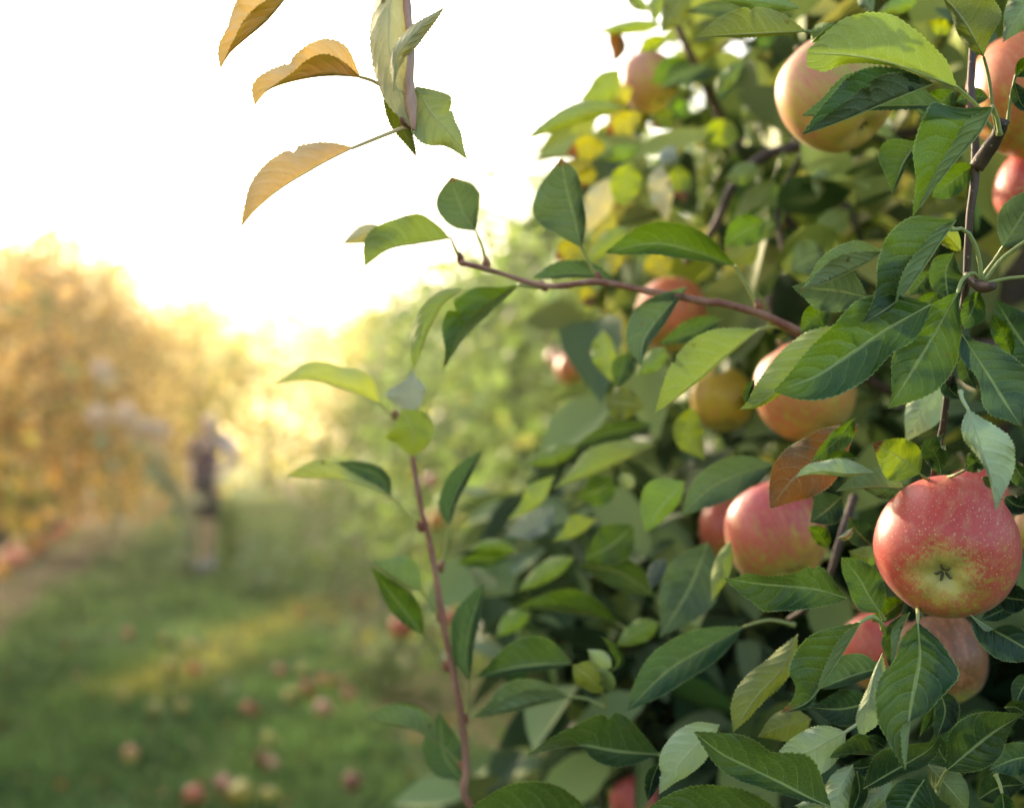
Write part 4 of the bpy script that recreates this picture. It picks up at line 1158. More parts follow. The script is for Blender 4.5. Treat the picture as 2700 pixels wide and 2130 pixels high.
B5('R6', 'yellow', 'b', 1.3, [(1160, 260), (1120, 400), (1110, 500)], 60, 60)
B5('R6', 'lime', 'b', 1.2, [(1240, 160), (1080, 260), (930, 400)], 70, 70)
B5('R6', 'fresh', 'u', 1.0, [(2180, 120), (2010, 200), (1890, 300)], 110, 110)
B5('R6', 'olive', 'b', 1.05, [(2140, 260), (2020, 330), (1900, 420)], 110, 110)
B5('R1', 'moss', 'b', 1.15, [(-30, 660), (40, 560), (160, 440)], 60, 60)
B5('R1', 'mid', 'u', 1.2, [(420, 80), (330, 200), (300, 380)], 90, 90)
B5('R1', 'mid', 'b', 1.2, [(250, 1150), (150, 1230), (20, 1260)], 80, 80)
B5('R1', 'moss', 'b', 1.15, [(740, 1180), (700, 1290), (690, 1400)], 60, 60)
B5('R1', 'mid', 'u', 1.2, [(440, 1480), (250, 1580), (40, 1650)], 110, 110)
B5('R1', 'fresh', 'b', 1.15, [(900, 1480), (800, 1560), (640, 1640)], 90, 90)
B5('R1', 'sun', 'u', 1.2, [(80, 860), (30, 960), (-60, 1000)], 80, 80)
B5('R2', 'grey', 'u', 1.1, [(740, 340), (620, 380), (490, 470)], 130, 130)
B5('R2', 'fresh', 'b', 1.1, [(380, 130), (220, 190), (20, 240)], 90, 90)
HERO_TOTAL = N_HERO[0]

# --- apples of this tree, each hung on its own
down = Vector((0, -0.2, -1))
A = apple
A((2498, 1440), .782, 185, (-0.33, -0.85, -0.40), 'large red apple facing the viewer with its star-shaped calyx, the sharpest fruit of all', red=(0.62, 0.075, 0.060), cov=0.80, hi=True, seed=4, expose=(-0.25, 0.25, 0.93), calw=0.76)
A((2046, 1408), 1.06, 134, (0.3, -0.5, -0.9), 'pink and red apple under the curled brown leaf', red=(0.58, 0.07, 0.08), cov=0.50, seed=5)
A((2122, 1028), 1.08, 132, (0.35, -0.3, -0.9), 'orange apple with a pink cheek behind the big diagonal leaf', red=(0.58, 0.17, 0.06), cov=0.55, seed=6)
A((2203, 246), .96, 151, (0.5, -0.35, -0.8), 'peach and yellow-green apple below the large pale leaf at the top', red=(0.68, 0.25, 0.13), cov=0.33, seed=7, expose=(-0.9, 0.1, 0.35))
A((2712, 250), .96, 160, (0.2, -0.6, -0.8), 'orange-red apple cut by the right edge, behind the upper leaf stalks', red=(0.60, 0.14, 0.03), cov=0.62, seed=8)
A((2738, 505), .98, 114, (-0.3, -0.6, -0.7), 'red and yellow-green apple at the right edge beside the bare stem', red=(0.50, 0.05, 0.05), cov=0.45, seed=9, expose=(-0.9, -0.2, 0.4))
A((1713, 217), 1.42, 80, (0.4, -0.3, -0.85), 'small peach apple at the top of the crown against the white sky', red=(0.66, 0.28, 0.17), cov=0.52, seed=10, expose=(-0.8, 0.0, 0.5))
A((1772, 830), 1.32, 98, (0.2, -0.4, -0.9), 'orange-red apple behind the red shoot and the hanging grey-green leaf', red=(0.60, 0.14, 0.055), cov=0.62, seed=12)
A((1905, 1053), 1.36, 84, (0.1, -0.3, -0.9), 'yellow-green apple in shade left of the orange apple', red=(0.66, 0.45, 0.03), cov=0.70, seed=13)
A((2320, 1712), 1.08, 104, (0.3, -0.4, -0.9), 'pink-red apple partly hidden below the main apple, left of the hanging leaf', red=(0.58, 0.09, 0.07), cov=0.6, seed=14)
A((2478, 1740), .97, 122, (0.2, -0.4, -0.9), 'dull olive-orange apple in the shade behind the long hanging leaf', red=(0.20, 0.075, 0.025), cov=0.85, seed=15)  # skin darkened to paint in the shade below the main apple
A((1695, 2110), 1.35, 84, (0.3, -0.4, -0.9), 'pink-red apple low in the leaves at the bottom edge', red=(0.55, 0.06, 0.08), cov=0.62, seed=16)
A((2575, 1318), .95, 88, (0.1, -0.3, -0.9), 'red apple almost hidden behind the top of the main apple', red=(0.52, 0.06, 0.04), cov=0.65, seed=17)
A((2740, 1400), 1.0, 70, (-0.2, -0.3, -0.9), 'tan-green apple at the right edge behind the main apple', red=(0.45, 0.22, 0.08), cov=0.4, seed=18)
A((1926, 1394), 1.34, 84, (0.1, -0.3, -0.9), 'red apple in deep shade left of the pink apple, mostly covered by leaves', red=(0.50, 0.07, 0.04), cov=0.6, seed=19)

# --- inner twigs and the mass of leaves of the crown
tw = [[(0.56, 1.54, 1.2), (0.5, 1.5, 1.35), (0.25, 1.4, 1.62), (0.12, 1.35, 1.85)], [(0.56, 1.54, 0.8), (0.5, 1.45, 0.9), (0.2, 1.35, 1.0)],
      [(0.56, 1.54, 1.55), (0.55, 1.6, 1.75), (0.32, 1.55, 2.05), (0.25, 1.5, 2.3)], [(0.56, 1.54, 1.0), (0.62, 1.2, 1.05), (0.45, 0.95, 1.12)],
      [(0.56, 1.54, 1.4), (0.5, 1.75, 1.5), (0.2, 1.85, 1.55)], [(0.56, 1.54, 1.6), (1.0, 1.3, 1.7), (1.2, 1.1, 1.6)], [(0.56, 1.54, 1.1), (1.1, 1.5, 1.2), (1.35, 1.4, 1.25)],
      [(0.56, 1.54, 0.9), (0.85, 2.0, 1.1), (0.8, 2.3, 1.3)], [(0.56, 1.54, 0.7), (0.45, 1.7, 0.75), (0.15, 1.75, 0.8)]]
for k, t in enumerate(tw):
    branch('branch', t, [0.013, 0.009, 0.006, 0.003][:len(t)] if len(t) == 4 else [0.013, 0.008, 0.003], M_BARK, n=14, seed=k)
branch('branch', BP(('R1', -250, 1850, 1.25), ('R1', -60, 1650, 1.25), ('R1', 60, 1350, 1.25), ('R1', 250, 1120, 1.25), ('R1', 600, 1020, 1.25), ('R1', 900, 1000, 1.28)) + [(0.70, 1.55, 1.75)], [0.003, 0.0045, 0.005, 0.0055, 0.006, 0.007, 0.01], M_BARK, n=30)
branch('branch', BP(('R1', 560, 1100, 1.22), ('R2', 400, 0, 1.2), ('R2', 440, 300, 1.2), ('R2', 480, 600, 1.2), ('R2', 500, 900, 1.2)) + [(0.62, 1.5, 1.3)], [0.0015, 0.003, 0.004, 0.0045, 0.005, 0.008], M_BARK, n=24)
branch('branch', BP(('R3', 480, 1420, 1.0), ('R3', 620, 1330, .98), ('R3', 760, 1130, .97), ('R3', 860, 800, .97), ('R3', 940, 560, 1.0)), [0.0018, 0.0023, 0.0027, 0.003, 0.003], M_BARK, n=20)


# twigs carrying fruit stay clear of leaves on the lane side
FRUIT = [(1713, 217, 1.42, 80), (1772, 830, 1.32, 98), (1905, 1053, 1.36, 84), (1695, 2110, 1.35, 84), (1880, 1394, 1.34, 30), (1512, 975, 2.6, 62)]


def crown_points(n, seed, cx=0.78, cyy=1.62):
    """points through the slender crown of the near tree; its left side is a ragged, nearly upright face"""
    rg = np.random.default_rng(seed)
    out = []
    while len(out) < n:
        z = rg.uniform(0.5, 2.75)
        t = (z - 0.5) / 2.25
        rad = 0.84 - 0.36 * t ** 1.6 + 0.10 * math.sin(z * 9) + 0.05 * math.sin(z * 23)
        a = rg.uniform(0, 2 * math.pi); r = rad * math.sqrt(rg.uniform(0.02, 1))
        p = np.array([cx + r * math.cos(a), cyy + 0.95 * r * math.sin(a), z])
        d = p[1]
        ppx = p[0] / (K * d) + 1350
        d0 = 1.30 if ppx < 1950 else 1.10
        if d < d0: continue
        if p[2] > 1.2 and p[0] < 0.03 + 0.10 * (p[2] - 1.2): continue
        ppy = 1065 - ((p[2] - CAM_H) / d - math.tan(PITCH)) / K
        if any(d < ad + 0.06 and (ppx - ax) ** 2 + (ppy - ay) ** 2 < (1.12 * ar + 14) ** 2 for ax, ay, ad, ar in FRUIT): continue
        if mnoise.noise(Vector(p * 5)) < -0.42: continue
        out.append(p)
    return np.array(out)


KINDS = ['dark', 'dark', 'mid', 'mid', 'deep', 'fresh', 'moss', 'lime', 'yellow', 'blue']
LMESH = [local_leaf_mesh(k, 100 + i, 0.068 + 0.02 * (i % 3) / 2) for i, k in enumerate(KINDS)]
LMESH_TOP = [local_leaf_mesh(k, 200 + i, 0.07) for i, k in enumerate(['yellow', 'sun', 'lime', 'olive', 'cream', 'mid'])]
N_SINGLE = max(0, 298 - len([c for c in TREE.children if c.name.startswith('leaf')]))
pts = crown_points(N_SINGLE, 5)
i0 = 0
for p in pts:
    topy = p[2] > 1.5 and p[0] < 0.65 and rnd.random() < 0.75
    me = rnd.choice(LMESH_TOP if topy else LMESH)
    o = bpy.data.objects.new('leaf', me)
    link(o, TREE)
    o.location = Vector(p) - TREE.location
    a = rnd.uniform(0, 2 * math.pi)
    o.rotation_euler = (rnd.gauss(-0.45, 0.5), rnd.gauss(0, 0.6), a)
    s = rnd.uniform(0.85, 1.2); o.scale = (s, s, s)
n = 12500
pts = crown_points(n, 8)
t_, u_ = mixcols(n, ['dark', 'deep', 'mid', 'fresh', 'moss', 'yellow'], [3, 5, 2, .7, .8, .15], 3)  # mostly 'deep': the shade inside the crown is put into leaf colour
up = (pts[:, 2] > 1.5) & (pts[:, 0] < 0.65) & (np.random.default_rng(4).random(n) < 0.75)
ty, uy = mixcols(n, ['yellow', 'sun', 'lime', 'olive', 'mid'], [1.2, 2, 2, 2, 1], 5)
t_[up] = ty[up]; u_[up] = uy[up]
n2 = 3200
rl = np.random.default_rng(77)
low = np.stack([rl.uniform(-0.06, 0.55, n2), rl.uniform(1.32, 2.1, n2), 0.55 + 0.78 * rl.random(n2) ** 0.8], 1)
def seen_fruit(p):
    qx = p[0] / (K * p[1]) + 1350; qy = 1065 - ((p[2] - CAM_H) / p[1] - math.tan(PITCH)) / K
    return any(p[1] < ad + 0.06 and (qx - ax) ** 2 + (qy - ay) ** 2 < (1.12 * ar + 14) ** 2 for ax, ay, ad, ar in FRUIT)


low = np.array([p for p in low if not seen_fruit(p)])
low = low[low[:, 0] > 0.02 + 0.10 * np.sin(low[:, 2] * 14) + 0.16 * (low[:, 2] - 1.0)]
tl, ul = mixcols(len(low), ['dark', 'deep', 'blue', 'mid'], [3, 3, 2, 1.5], 78)
pts = np.concatenate([pts, low]); t_ = np.concatenate([t_, tl]); u_ = np.concatenate([u_, ul]); n = len(pts)
V, F, tt, uu_ = kite_leaves(pts, 0.065 + 0.03 * np.random.default_rng(1).random(n), t_, u_, 0.45, None, 21, 0.54, True)
o = child('foliage', np_mesh('foliage', V, F, tt, uu_, M_CROWN, True), TREE)
o['kind'] = 'stuff'
#@@REST

# ------------------------------------------------------------------ the other trees
def orchard_tree(name, label, loc, H, RW, n, lsize, keys, weights, seed, group, z0=0.5, nclump=60, singles=0, trunk_r=0.06, limbs=8, mats=None, clump_s=0.16, open_=0.0):
    rg = np.random.default_rng(seed)
    t = thing(name, label, 'apple tree', loc, group)
    L = Vector(loc)
    def loc_child(nm, me, mts):
        for m in mts: me.materials.append(m)
        return link(bpy.data.objects.new(nm, me), t)
    lean = rg.normal(0, 0.05, 2)
    tp = [(0, 0, -0.1), (lean[0] * .3, lean[1] * .3, H * .35), (lean[0], lean[1], H * .7), (lean[0] * 1.5, lean[1] * 1.4, H * .97)]
    loc_child('trunk', tube_mesh('trunk', tp, [trunk_r * 1.3, trunk_r, trunk_r * .6, trunk_r * .15], 10, 16, 0.05, seed), [M_TRUNK])
    cl = []
    ends = []
    for k in range(limbs):
        a = 2 * math.pi * (k * 0.382 + rg.random() * .15)
        zz = H * (0.2 + 0.7 * (k + .5) / limbs)
        rr = RW * (1.0 - 0.55 * max(0, (zz / H - .35)) / .65) * (0.75 + .4 * rg.random())
        e = (math.cos(a) * rr, math.sin(a) * rr, zz + rr * (0.35 - 0.3 * rg.random()))
        mid = (e[0] * .5, e[1] * .5, zz + rr * .22)
        loc_child('branch', tube_mesh('branch', [(lean[0] * .6, lean[1] * .6, zz - .1), mid, e], [trunk_r * .45, trunk_r * .28, trunk_r * .08], 7, 9, 0.05, seed + k), [M_TRUNK])
        ends.append(e)
        for q in (0.45, 0.7, 0.95, 1.05):
            cl.append((e[0] * q, e[1] * q, (zz - .1) + (e[2] - zz + .1) * q))
    while len(cl) < nclump:
        z = z0 + (H - z0) * rg.random() ** 0.9
        f = (z - z0) / (H - z0)
        rr = RW * (0.78 + 0.3 * math.sin(3.0 * f + .4) - 0.62 * f ** 2.2)
        a = rg.random() * 6.283
        r = rr * (0.35 + 0.65 * rg.random() ** .5)
        cl.append((math.cos(a) * r, math.sin(a) * r, z))
    cl = np.array(cl)
    w = 0.5 + rg.random(len(cl))
    idx = rg.choice(len(cl), n, p=w / w.sum())
    pts = cl[idx] + rg.normal(0, 1, (n, 3)) * np.array([1, 1, 0.8]) * clump_s * (0.6 + 0.8 * rg.random(len(cl)))[idx][:, None] * RW / 0.7
    pts = pts[pts[:, 2] > 0.25]
    n = len(pts)
    tt, uu = mixcols(n, keys, weights, seed + 1, 0.5)
    cj = (0.65 + 0.7 * rg.random(len(cl)))[idx[:n]][:, None]
    tt, uu = tt * cj, uu * cj
    outw = pts - np.array([0, 0, H * .5]); outw /= np.linalg.norm(outw, axis=1)[:, None] + 1e-6
    V, F, a_, b_ = kite_leaves(pts, lsize * (0.75 + 0.5 * rg.random(n)), tt, uu, 0.35, outw, seed + 2, 0.52, lsize < 0.105)
    o = link(bpy.data.objects.new('foliage', np_mesh('foliage', V, F, a_, b_, M_FAR, True)), t)
    o['kind'] = 'stuff'
    if singles:
        nearp = pts[np.argsort(pts[:, 1] + 0.5 * rg.random(n))[:singles]]
        for p in nearp:
            o = bpy.data.objects.new('leaf', rnd.choice(LMESH + LMESH_TOP))
            link(o, t); o.location = p
            o.rotation_euler = (rnd.gauss(-0.4, 0.5), rnd.gauss(0, 0.6), rnd.uniform(0, 6.28))
    return t


GREENS = ['mid', 'fresh', 'grey', 'moss', 'lime', 'dark', 'yellow']
GW = [4, 3, 2.5, 1.5, 1.2, 1.5, .5]
names = ['second', 'third', 'fourth', 'fifth', 'sixth', 'seventh', 'eighth']
spec = [(0.62, 3.35, 2.35, 0.62, 3600), (0.22, 5.1, 2.55, 0.72, 4200), (-0.12, 6.9, 2.6, 0.78, 4200), (-0.46, 8.8, 2.65, 0.8, 4000), (-0.82, 10.9, 2.7, 0.85, 3600), (-1.25, 13.4, 2.8, 0.9, 3200), (-1.8, 16.5, 2.9, 1.0, 3000)]
for k, (x, y, H, rw, n) in enumerate(spec):
    x += 0.36 + 0.022 * max(0, y - 3.4); H *= (1.12 if k == 0 else 0.97)
    orchard_tree('apple_tree', f'blurred green apple tree, {names[k]} from the camera in the right-hand row', (x, y, 0), H, rw, n, 0.08 + 0.004 * k, GREENS, GW, 300 + k, 'apple trees of the right row', 0.45, 70, singles=120 if k == 0 else 0, trunk_r=0.05)

AMBER = ['amber', 'gold', 'rust', 'olive', 'yellow', 'moss']
AW = [4, 2.4, 1.6, 1.0, 1.6, 0.6]
lspec = [(-3.55, 3.0, 4.15, 1.5, 'x'), (-4.0, 5.6, 4.1, 1.6, 'x'), (-4.5, 8.4, 4.02, 1.6, 'x'), (-5.0, 11.2, 4.1, 1.6, 'x'),  # unseen row trees, added and sized to keep low sun off the foreground
         (-6.9, 14.2, 4.3, 1.7, 'amber apple tree at the far left edge, nearest of the golden row'),
         (-6.5, 17.6, 4.1, 1.8, 'amber apple tree behind the yellow bush at the left'),
         (-6.9, 21.0, 4.6, 1.9, 'tall orange-brown apple tree behind the pale weed stalks'),
         (-7.6, 24.8, 5.0, 2.0, 'broad orange-brown apple tree just left of the person'),
         (-8.6, 29.5, 4.6, 2.0, 'small golden-brown tree top behind the head of the person'),
         (-9.9, 36.0, 4.8, 2.2, 'hazy golden tree far along the left row'),
         (-6.9, 19.2, 4.0, 1.7, 'bushy golden tree filling the gap above the red windfall heap'),
         (-7.3, 22.9, 4.5, 1.9, 'bushy golden-brown tree between the two tall orange-brown trees')]
OFFL = ['amber apple tree of the left row beside the camera', 'second amber apple tree of the left row, left of the lane near the camera', 'third amber apple tree of the left row, left of the lane', 'fourth amber apple tree of the left row, just outside the picture at the left']
for k, (x, y, H, rw, lab) in enumerate(lspec):
    if k < 4: lab = OFFL[k]
    orchard_tree('apple_tree', lab, (x - (0.9 if k < 6 else 0.0), y, 0), H, rw, 6000 if k < 4 else 5800, 0.14 if k < 4 else 0.11, AMBER, AW, 400 + k, 'golden apple trees of the left row', 0.3, 110, trunk_r=0.10, limbs=10)
YEL = ['yellow', 'sunny', 'sun', 'lime', 'gold']
YW = [3, 4, 1.5, 1, 1]
yspec = [(-7.4, 33.5, 4.6, 1.9, 'bright yellow tree right of the person, glowing in the low sun'), (-7.0, 41, 5.6, 2.4, 'pale yellow tree in the gap at the end of the grass lane'),
         (-5.2, 46, 5.4, 2.6, 'yellow-green tree at the far end of the lane, beside the upright shoot'), (-10.5, 48, 6.6, 2.8, 'faint yellow tree far behind the golden row'), (-3.2, 34, 4.2, 1.9, 'yellow-green tree far down the right row behind the upright shoot'),
         (-17.5, 42, 8.0, 3.2, 'faint pale yellow tree rising behind the golden row at the left'), (-14.0, 50, 8.0, 3.2, 'faint pale yellow tree top behind the tall orange-brown trees')]
for k, (x, y, H, rw, lab) in enumerate(yspec):
    orchard_tree('fruit_tree', lab, (x, y, 0), H, rw, 2600, 0.20, YEL, YW, 500 + k, 'yellow trees at the end of the lane', 0.4, 70, trunk_r=0.10, limbs=8)


def bush(label, px_, d, w, h, keys, weights, seed, n=700, ls=0.09):
    g = G(px_[0], px_[1]); rg = np.random.default_rng(seed)
    t = thing('bush', label, 'bush', (g.x, g.y, 0), 'low bushes at the foot of the golden trees')
    for k in range(5):
        a = rg.random() * 6.28
        me = tube_mesh('stem', [(0, 0, -.05), (math.cos(a) * w * .2, math.sin(a) * w * .2, h * .5), (math.cos(a) * w * .45, math.sin(a) * w * .45, h * .9)], [0.012, 0.008, 0.003], 6, 8)
        me.materials.append(M_TRUNK); link(bpy.data.objects.new('stem', me), t)
    p = rg.normal(0, 1, (n, 3)); p /= np.linalg.norm(p, axis=1)[:, None]
    p *= (rg.random(n) ** .4)[:, None] * np.array([w / 2, w / 2, h / 2]); p[:, 2] += h * .55
    tt, uu = mixcols(n, keys, weights, seed, .4)
    V, F, a_, b_ = kite_leaves(p, ls * (0.7 + .6 * rg.random(n)), tt, uu, 0.2, None, seed)
    o = link(bpy.data.objects.new('foliage', np_mesh('foliage', V, F, a_, b_, M_FAR, True)), t); o['kind'] = 'stuff'
    return t


bush('yellow leafy bush at the left edge, above the heap of red apples', (75, 1462), 0, 0.62, 1.05, ['sunny', 'cream', 'sun'], [3, 1, 1], 61)
bush('small yellow bush right of the left edge, at the foot of a golden tree', (310, 1378), 0, 0.75, 1.35, ['sunny', 'gold', 'yellow'], [2, 2, 1], 62)
bush('low yellow-orange bush between the pale weed and the person', (455, 1335), 0, 0.75, 1.5, ['gold', 'sunny', 'cream'], [2, 2, 1], 63)


# tall pale weed with fluffy heads in front of the golden trees
def weed(label, foot, d, heads, stalk_mid, seed, nleaf=26):
    rg = np.random.default_rng(seed)
    root = P(foot[0], foot[1], d); root.z = 0.0
    t = thing('tall_weed', label, 'weed', root, 'pale weeds in front of the golden trees')
    base = P(foot[0], foot[1], d) - root
    pts0 = [Vector((0, 0, -.03)), base] + [P(a, b_, d) - root for a, b_ in stalk_mid]
    me = tube_mesh('stem', [tuple(p) for p in pts0], [0.022, 0.02, 0.015, 0.012], 7, 24); me.materials.append(M_WEED); link(bpy.data.objects.new('stem', me), t)
    lv, lf = [], []
    path = catmull([tuple(p) for p in pts0[1:]], nleaf)
    tt, uu = mixcols(nleaf * 3, ['tan', 'pale', 'cream'], [1, 2, 1], seed)
    V, F, a_, b_ = kite_leaves(np.repeat(path, 3, 0) + rg.normal(0, .02, (nleaf * 3, 3)), 0.20 + 0.08 * rg.random(nleaf * 3), tt, uu, 0.5, None, seed, 0.35)
    o = link(bpy.data.objects.new('leaves', np_mesh('leaves', V, F, a_, b_, M_FAR, True)), t); o['kind'] = 'stuff'
    top = pts0[-1]
    for k, (hx, hy) in enumerate(heads):
        c = P(hx, hy, d) - root
        me = tube_mesh('stalk', [tuple(top), tuple((top + c) / 2 + Vector((0, 0, .02))), tuple(c)], [0.006, 0.005, 0.004], 6, 8); me.materials.append(M_WEED); link(bpy.data.objects.new('stalk', me), t)
        nn = 260
        p = rg.normal(0, 1, (nn, 3)); p /= np.linalg.norm(p, axis=1)[:, None]; p *= (0.03 + .08 * rg.random(nn))[:, None]
        cc = np.tile(np.array([[0.86, 0.76, 0.64]]), (nn, 1)) * (0.8 + .3 * rg.random(nn))[:, None]
        V, F, a_, b_ = kite_leaves(p + np.array(c), np.full(nn, .06), cc, cc, 0, None, seed + k, .4)
        link(bpy.data.objects.new('flower_head', np_mesh('flower_head', V, F, a_, b_, M_FAR)), t)


M_WEED = flat_mat('weed_stem', (0.34, 0.36, 0.17), 0.7, (0.45, 0.42, 0.22), 30)
weed('pale leaning weed with fluffy whitish heads, left of the person', (492, 1500), 14.6, [(258, 1098), (330, 1090), (376, 1130), (415, 1136)], [(505, 1400), (480, 1300), (425, 1240), (378, 1165)], 71)
weed('lone pale weed head standing against the golden trees, farther left', (300, 1440), 16.6, [(268, 975)], [(295, 1300), (272, 1060), (268, 1000)], 72, 7)

# --- apples still on the farther trees
A((1512, 975), 2.6, 46, (0.2, -0.4, -0.9), 'blurred orange apple on the second tree, left of the hanging pale green leaf', red=(0.62, 0.15, 0.03), cov=0.6, seed=31, group='blurred apples on the farther trees')
A((1465, 943), 3.0, 24, (0.2, -0.4, -0.9), 'blurred pink apple just above the orange one on the second tree', red=(0.6, 0.2, 0.16), cov=0.7, seed=32, group='blurred apples on the farther trees')
A((1150, 1372), 4.3, 26, (0.2, -0.4, -0.9), 'blurred bright orange apple right of the upright shoot', red=(0.75, 0.28, 0.02), cov=0.7, seed=33, group='blurred apples on the farther trees')
A((1060, 1655), 4.3, 32, (0.2, -0.4, -0.9), 'blurred red-orange apple hanging low behind the upright shoot', red=(0.60, 0.13, 0.05), cov=0.75, seed=34, group='blurred apples on the farther trees')
A((1190, 1630), 4.0, 24, (0.2, -0.4, -0.9), 'blurred dark red apple just right of the upright shoot', red=(0.42, 0.05, 0.03), cov=0.8, seed=35, group='blurred apples on the farther trees')
A((1140, 1270), 5.0, 22, (0.2, -0.4, -0.9), 'blurred pinkish apple right of the upright shoot top', red=(0.6, 0.2, 0.15), cov=0.7, seed=36, group='blurred apples on the farther trees')

# --- apples lying in the grass
FALL = [apple_mesh('fallen_apple', 0.036, None, (0.2, 0.1, 0.95), 0.75, 18, 24, 40 + k) for k in range(3)]
PALE = [apple_mesh('fallen_apple', 0.038, None, (0.2, 0.1, 0.95), 0.02, 18, 24, 50 + k) for k in range(2)]


def fallen(sx, sy, label, red=(0.52, 0.09, 0.06), pale=False, s=1.0, reg='S6', group='fallen apples lying in the grass'):
    p = px(reg, (sx, sy)); g = G(p[0], p[1], 0.045 * s)
    o = bpy.data.objects.new('fallen_apple', rnd.choice(PALE if pale else FALL))
    link(o); o.location = (g.x, g.y, 0.034 * s + 0.018)
    o.rotation_euler = (rnd.uniform(-1.5, 1.5), rnd.uniform(-1, 1), rnd.uniform(0, 6)); o.scale = (s, s, s)
    o.color = (*red, 1)
    tag(o, label, 'apple', group)


RED, ORG, PNK, GRN = (0.56, 0.085, 0.055), (0.68, 0.16, 0.03), (0.62, 0.24, 0.18), (0.45, 0.50, 0.16)
fallen(735, 395, 'red fallen apple alone in the grass, highest at the left of the lane', RED)
fallen(1105, 600, 'bright orange fallen apple beside a pale one in the yellow strip of grass', ORG)
fallen(980, 590, 'pale yellow fallen apple touching the orange one in the yellow strip', (0.6, 0.5, 0.2), True)
fallen(1715, 268, 'bright orange fallen apple at the upper end of the yellow strip', ORG)
fallen(2045, 215, 'red fallen apple farthest up, left of the upright shoot', RED)
fallen(1600, 612, 'dark red fallen apple at the left end of the loose cluster', (0.42, 0.06, 0.04))
fallen(1725, 610, 'pale yellowish fallen apple above the loose cluster', (0.6, 0.5, 0.3), True, .9)
fallen(1660, 752, 'pale green fallen apple left of the cluster of red ones', GRN, True)
fallen(1750, 705, 'red fallen apple leftmost in the tight cluster', RED)
fallen(1845, 665, 'red fallen apple at the top of the tight cluster', RED)
fallen(1945, 670, 'brick red fallen apple right of the top in the tight cluster', (0.58, 0.13, 0.08))
fallen(1995, 740, 'brick red fallen apple rightmost in the tight cluster', (0.55, 0.12, 0.08))
fallen(1850, 830, 'pinkish fallen apple lowest in the tight cluster', PNK, False, 1.25)
fallen(2100, 640, 'pale yellow fallen apple right of the tight cluster', (0.62, 0.52, 0.25), True)
fallen(1415, 828, 'red fallen apple alone below the loose cluster', RED)
fallen(745, 1088, 'red and pale fallen apple alone in the lower left grass', (0.55, 0.12, 0.08))
fallen(1540, 1005, 'small green fallen apple in the dark grass, middle of the lower part', GRN, True, .9)
fallen(1500, 1110, 'dull brown-red fallen apple just below the small green one', (0.36, 0.11, 0.07))
fallen(1560, 1155, 'dull pinkish fallen apple touching the brown-red one', (0.45, 0.2, 0.14), False, .9)
fallen(1275, 1255, 'pinkish fallen apple touching the big pale green one at the bottom', PNK)
fallen(1375, 1308, 'large pale green fallen apple at the bottom of the picture', (0.5, 0.6, 0.2), True, 1.3)
fallen(1110, 1328, 'red fallen apple at the bottom, left of the big pale green one', RED, False, 1.1)
fallen(2010, 1245, 'dark dull red fallen apple at the lower right of the lane', (0.3, 0.06, 0.05))
for k, (x, y, l) in enumerate([(1095, 465, 'whitish fallen apple above the orange and yellow pair'), (880, 830, 'faded whitish fallen apple left in the middle of the lane'), (1040, 820, 'faded whitish fallen apple in the middle of the lane'), (700, 760, 'faded greyish fallen apple in the left of the lane'), (930, 430, 'faded greyish fallen apple right of the lone red one'), (1535, 1330, 'faded grey fallen apple right of the big pale green one'), (1910, 310, 'faded pale fallen apple below the farthest red one')]):
    fallen(x, y, l, (0.45, 0.46, 0.36), True, .85)
hp = random.Random(5)


def heap_label(k, t):
    where = ['at the left edge of the heap below the yellow bush', 'in the thick of the heap under the golden trees', 'in the thin part of the heap under the golden trees', 'at the far end of the heap near the soil strip'][min(3, int(t * 4))]
    return ['deep red', 'orange', 'bright red'][k % 3] + ' windfall apple ' + where


for k in range(64):
    t = hp.random() ** 1.5
    x = -10 + 640 * t + hp.gauss(0, 45); y = 1600 - 430 * t + hp.gauss(0, 38)
    fallen(x, y, heap_label(k, t), [(0.72, 0.09, 0.05), (0.80, 0.22, 0.04), (0.75, 0.13, 0.05)][k % 3], False, 1.35, 'S5', 'windfall apples under the golden trees')
for x, y, l in [(750, 1225, 'orange fallen apple on the bare soil right of the yellow bush'), (1100, 1115, 'red fallen apple on the soil left of the person'), (1080, 1180, 'brown-red fallen apple on the soil left of the person, the nearer one')]:
    fallen(x, y, l, (0.62, 0.16, 0.05), False, 1.3, 'S5', 'windfall apples under the golden trees')


# ------------------------------------------------------------------ the person on the grass
def skin_obj(name, verts, edges, radii, mat, parent, sub=2, root=0, loc=None):
    me = bpy.data.meshes.new(name)
    me.from_pydata(verts, edges, [])
    o = bpy.data.objects.new(name, me)
    link(o)
    md = o.modifiers.new('skin', 'SKIN'); md.use_smooth_shade = True
    sl = me.skin_vertices[0].data
    for i, r in enumerate(radii):
        sl[i].radius = (r, r) if isinstance(r, (int, float)) else r
    sl[root].use_root = True
    sm = o.modifiers.new('sub', 'SUBSURF'); sm.levels = sub; sm.render_levels = sub
    dg = bpy.context.evaluated_depsgraph_get()
    m2 = bpy.data.meshes.new_from_object(o.evaluated_get(dg))
    bpy.data.objects.remove(o); bpy.data.meshes.remove(me)
    m2.name = name
    m2.materials.clear(); m2.materials.append(mat)
    m2.polygons.foreach_set('use_smooth', [True] * len(m2.polygons))
    return link(bpy.data.objects.new(name, m2), parent)


